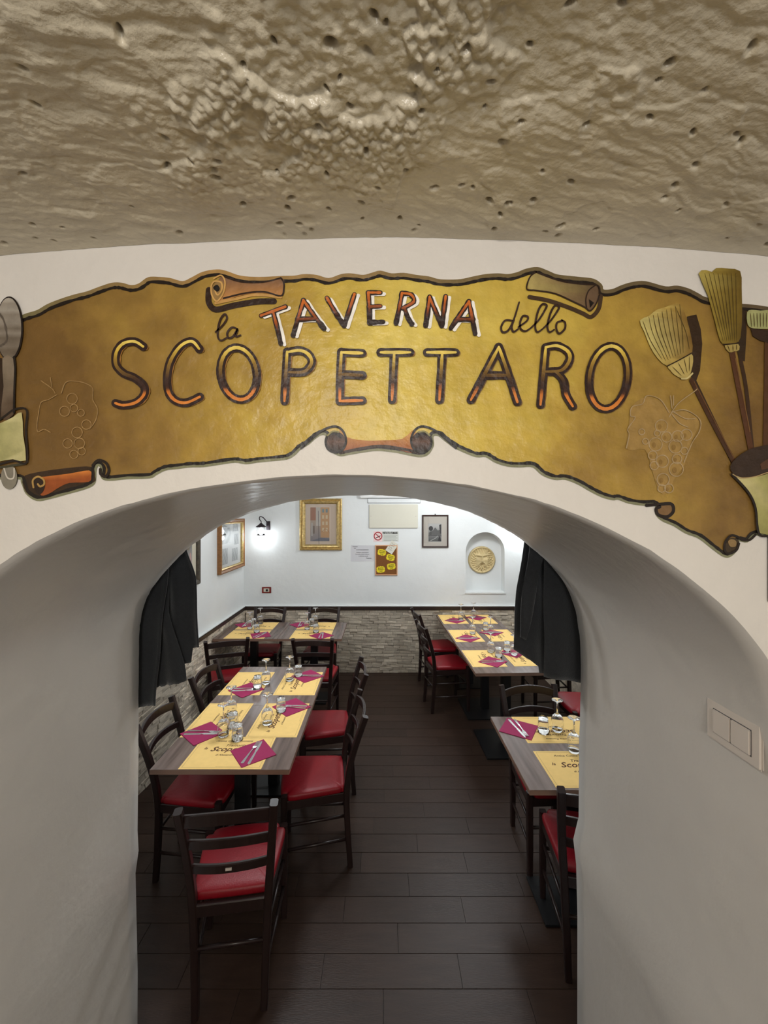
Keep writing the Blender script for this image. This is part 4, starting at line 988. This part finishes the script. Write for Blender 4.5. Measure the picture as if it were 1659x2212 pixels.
ns = thing('no_smoking_sign', 'VIETATO FUMARE no smoking sign above the cork board', 'sign', (bx(834), YB-.0005, bz(1159)), 0)
def nosmoke(P):
    rect(P, -.16, -.066, .16, .066, (206, 207, 200)); rect(P, -.16, -.066, -.05, .066, (232, 206, 204), 1)
    P.poly([(-.103+.055*math.cos(a), .005+.055*math.sin(a)) for a in [i*math.pi/16 for i in range(32)]], (160, 28, 40), 2)
    P.poly([(-.103+.043*math.cos(a), .005+.043*math.sin(a)) for a in [i*math.pi/16 for i in range(32)]], (236, 214, 210), 3)
    P.stroke([(-.128, -.018), (-.075, .008)], .011, (24, 20, 20), 4, sm=0)
    P.stroke([(-.095, .01), (-.11, .022), (-.096, .034)], .004, (60, 56, 54), 4)
    P.stroke([(-.135, .035), (-.072, -.027)], .009, (160, 28, 40), 5, sm=0)
    for i in range(5): rect(P, -.03, .012-i*.016, .145-.02*(i % 2), .016-i*.016, (140, 144, 132), 2)
art(ns, nosmoke, -.001, name='sheet')
def wtext(parent, items, y, m, name='lettering'):
    me = join_texts(name, items); return link(name, me, m, parent, (0, y, 0), (R(90), 0, 0))
M['blackink'] = mat('black_ink', (30, 28, 28), .8)
wtext(ns, [('VIETATO FUMARE', .036, 0, -.068, .034, .0012)], -.004, 'blackink').scale = (.66, 1, 1)
# notice sheet
nt_ = thing('notice', 'pale notice sheet with four lines of small print left of the cork board', 'notice', (bx(783), YB-.001, bz(1195.5)), 0)
art(nt_, lambda P: P.poly([(-.148, -.103), (.148, -.098), (.148, .1), (-.148, .105)], (206, 205, 208)), -.0005, name='sheet')
wtext(nt_, [('Trattoria', .018, .3, -.13, .082, .0004), ('RSVP', .012, 0, -.108, .062, .0004), ('SI ACCETTANO BUONI PASTO', .0115, 0, -.08, .042, .0004), ('CONSEGNA ANCHE PARZIALE', .0115, 0, -.08, .012, .0004),
            ('PER CORTESIA CHIEDERE AL PERSONALE', .0095, 0, -.09, -.012, .0004), ('LA DIREZIONE, GRAZIE', .0115, 0, -.05, -.038, .0004), ('Trattoria', .018, .3, .045, -.066, .0004)], -.003, 'greyink')
# cork board
cb = thing('cork_board', 'cork board in a pale pine frame pinned with yellow star labels', 'board', (bx(834.5), YB-.001, bz(1210)), 0)
link('cork', box_mesh('cork', (-.135, -.008, -.185), (.135, 0, .185)), 'cork', cb)
ring('frame', .285, .385, [(0, 0), (0, .014), (.003, .016), (.011, .016), (.013, .007)], 'pine', cb)
def star(x, z, w__, rot, lab):
    o = thing('price_star', lab, 'label', (bx(834.5)+x, YB-.0095, bz(1210)+z), 0, 'yellow star labels'); o.rotation_euler = (0, rot, 0)
    rr = random.Random(int(x*1000)); pts = []
    for i in range(44):
        a = 2*math.pi*i/44; k = 1 if i % 2 else .84
        cxx = math.copysign(abs(math.cos(a))**.6, math.cos(a)); cz = math.copysign(abs(math.sin(a))**.6, math.sin(a))
        pts.append((w__/2*cxx*k, w__*.37*cz*k))
    art(o, lambda P: P.poly(pts, (236, 214, 40)), 0, name='card')
    wtext(o, [('BUONO', .019, 0, -.032, .012, .0005), ('PRANZO', .019, 0, -.035, -.008, .0005), ('10,00', .019, 0, -.02, -.028, .0005)], -.0015, 'blackink')
star(-.057, .10, .115, R(8), 'yellow star label at the upper left of the cork board')
star(.053, .035, .115, R(14), 'yellow star label at the middle right of the cork board')
star(-.072, -.118, .115, R(-4), 'yellow star label at the lower left of the cork board')
star(.063, -.078, .115, R(-8), 'yellow star label at the lower right of the cork board')
pn = thing('paper_note', 'white handwritten note pinned askew over the top right of the cork board', 'note', (bx(834.5)+.07, YB-.0165, bz(1210)+.165), 0); pn.rotation_euler = (0, R(-35), 0)
pn.rotation_euler = (0, R(34), 0)
art(pn, lambda P: rect(P, -.05, -.075, .05, .075, (214, 210, 196)), 0, name='sheet')
P = Paint()
for i, zz in enumerate((.045, .02, -.01, -.035)):
    P.stroke([(-.035+.01*j, zz+.006*math.sin(j*2.1+i)) for j in range(7 if i % 2 else 6)], .003, (110, 108, 104), 1)
P.build('handwriting', pn, 'print').location = (0, -.0005, 0)
# relief medallion in the niche
def medallion():
    n = 96; xs = np.linspace(-1, 1, n*2+1); X, Z = np.meshgrid(xs, xs); r = np.hypot(X, Z)
    g_ = lambda cx, cz, sx, sz, a=1.0: a*np.exp(-((X-cx)/sx)**2-((Z-cz)/sz)**2)
    ax = np.abs(X)
    H = .35*np.exp(-((X/.55)**2+((Z-.02)/.6)**2)**2)
    H += .35*np.exp(-((r-.92)/.045)**2)
    H += .45*np.exp(-(X/.065)**2)*(Z < .3)*(Z > -.12)*1.0 + g_(0, -.08, .11, .07, .3)          # nose
    brow = .36-.28*(ax-.15)**2*0+.12*(ax-.3); H += .28*np.exp(-((Z-(.30+.15*ax))/.055)**2)*(ax < .55)*(ax > .04)
    for s in (-1, 1):
        H -= g_(s*.22, .2, .11, .06, .35); H += g_(s*.22, .195, .05, .03, .2); H += g_(s*.3, .0, .14, .1, .15)
    H -= g_(0, -.38, .12, .12, .5)
    mo = np.hypot(X/.24, (Z+.37)/.2); H += .3*np.exp(-((mo-1)/.2)**2)*(Z > -.45)
    hair = np.sin(X*34+np.sin(Z*9)*1.5)*(Z > .42)*(r < .85); H += .14*hair*np.clip((Z-.42)*8, 0, 1)
    an = np.arctan2(Z, X); beard = np.sin(an*26+r*18)+.6*np.sin(an*17-r*30); H += .10*beard*(r < .85)*((ax > .42)|(Z < -.45))*np.clip((.87-r)*10, 0, 1)
    cr = np.exp(-((Z-(.26+.28*(X-.25)))/.012)**2)*(X > .22); H -= .2*cr
    cr2 = np.exp(-(X/.014)**2)*(Z < -.62); H -= .25*cr2
    keep = r <= 1.0; idx = -np.ones(X.shape, int); idx[keep] = np.arange(keep.sum())
    Rm = .178
    v = np.stack([X[keep]*Rm, -(.012+H[keep]*.045), Z[keep]*Rm], 1); f = []
    k4 = keep[:-1, :-1] & keep[1:, :-1] & keep[1:, 1:] & keep[:-1, 1:]
    q = np.stack([idx[:-1, :-1][k4], idx[:-1, 1:][k4], idx[1:, 1:][k4], idx[1:, :-1][k4]], 1)
    me = mesh('relief', v.tolist(), q.tolist(), True); return me
md = thing('relief_medallion', 'round cast medallion with a bearded face in relief, in the arched niche', 'medallion', (1.305, YB+ND-.002, 1.42), 0)
link('relief', medallion(), 'medal', md)
bm = bmesh.new(); n = 48
a_ = [bm.verts.new((.177*math.cos(2*math.pi*i/n), -.014, .177*math.sin(2*math.pi*i/n))) for i in range(n)]
b_ = [bm.verts.new((.18*math.cos(2*math.pi*i/n), 0, .18*math.sin(2*math.pi*i/n))) for i in range(n)]
for i in range(n): bm.faces.new((a_[i], a_[(i+1) % n], b_[(i+1) % n], b_[i]))
bm.faces.new(b_); link('rim', bm_mesh('rim', bm, True), 'medal', md)
# red socket
so = thing('wall_socket', 'small dark red framed wall socket on the back wall above the rail', 'socket', (bx(576), YB, bz(1274.5)), 0)
link('plate', box_mesh('plate', (-.059, -.009, -.039), (.059, 0, .039), .003), 'redplastic', so)
link('insert', box_mesh('insert', (-.036, -.0115, -.022), (.036, -.008, .022), .001), 'cream', so)
link('switch', box_mesh('switch', (-.008, -.015, -.014), (.02, -.011, .012), .001), 'blackink', so)

# wall lanterns
def lantern(x, z, label, pw):
    t = thing('wall_lantern', label, 'lamp', (x, YB, z), 0, 'wrought wall lanterns')
    bm = bmesh.new(); sweep(bm, [(.055, -.004, -.055), (.055, -.008, 0), (.055, -.004, .055)], rrect(.05, .012, .003), up=(0, 1, 0)); link('wall_plate', bm_mesh('wall_plate', bm), 'iron', t)
    bm = bmesh.new(); pts = smoothpts([(.055, -.01, .01), (.05, -.05, .045), (.02, -.1, .10), (-.012, -.13, .115), (-.02, -.13, .085), (0, -.13, .055), (0, -.13, .03)], 5)
    sweep(bm, pts, circ(.006, 8), up=(1, 0, 0)); link('arm', bm_mesh('arm', bm, True), 'iron', t)
    for nme, pr, m in (('cap', [(0, .035), (.012, .033), (.03, .015), (.062, -.008), (.064, -.016), (.058, -.016), (0, -.008)], 'iron'),
                       ('shade', [(.045, -.016), (.052, -.05), (.05, -.09), (.04, -.108), (.038, -.107), (.048, -.09), (.05, -.05), (.043, -.016)], 'glass'),
                       ('base_ring', [(.03, -.108), (.05, -.108), (.052, -.116), (.02, -.122), (.008, -.13), (0, -.14)], 'iron'),
                       ('bulb', [(0, -.02), (.012, -.025), (.014, -.04), (.026, -.06), (.027, -.075), (.016, -.092), (0, -.097)], 'bulb')):
        link(nme, lathe_mesh(nme, pr, 20), m, t, (0, -.13, 0))
    lamp('lantern_light', 'POINT', (x, YB-.13, z-.15), pw, (.9, .96, 1), .03)
lantern(-1.51, 1.875, 'wrought iron wall lantern, lit, in the left corner of the back wall', 2.6)
lantern(1.74, 1.93, 'wrought iron wall lantern, lit, right of the arched niche', 3.6)
for o_ in list(bpy.data.meshes):
    if o_.users == 0: bpy.data.meshes.remove(o_)
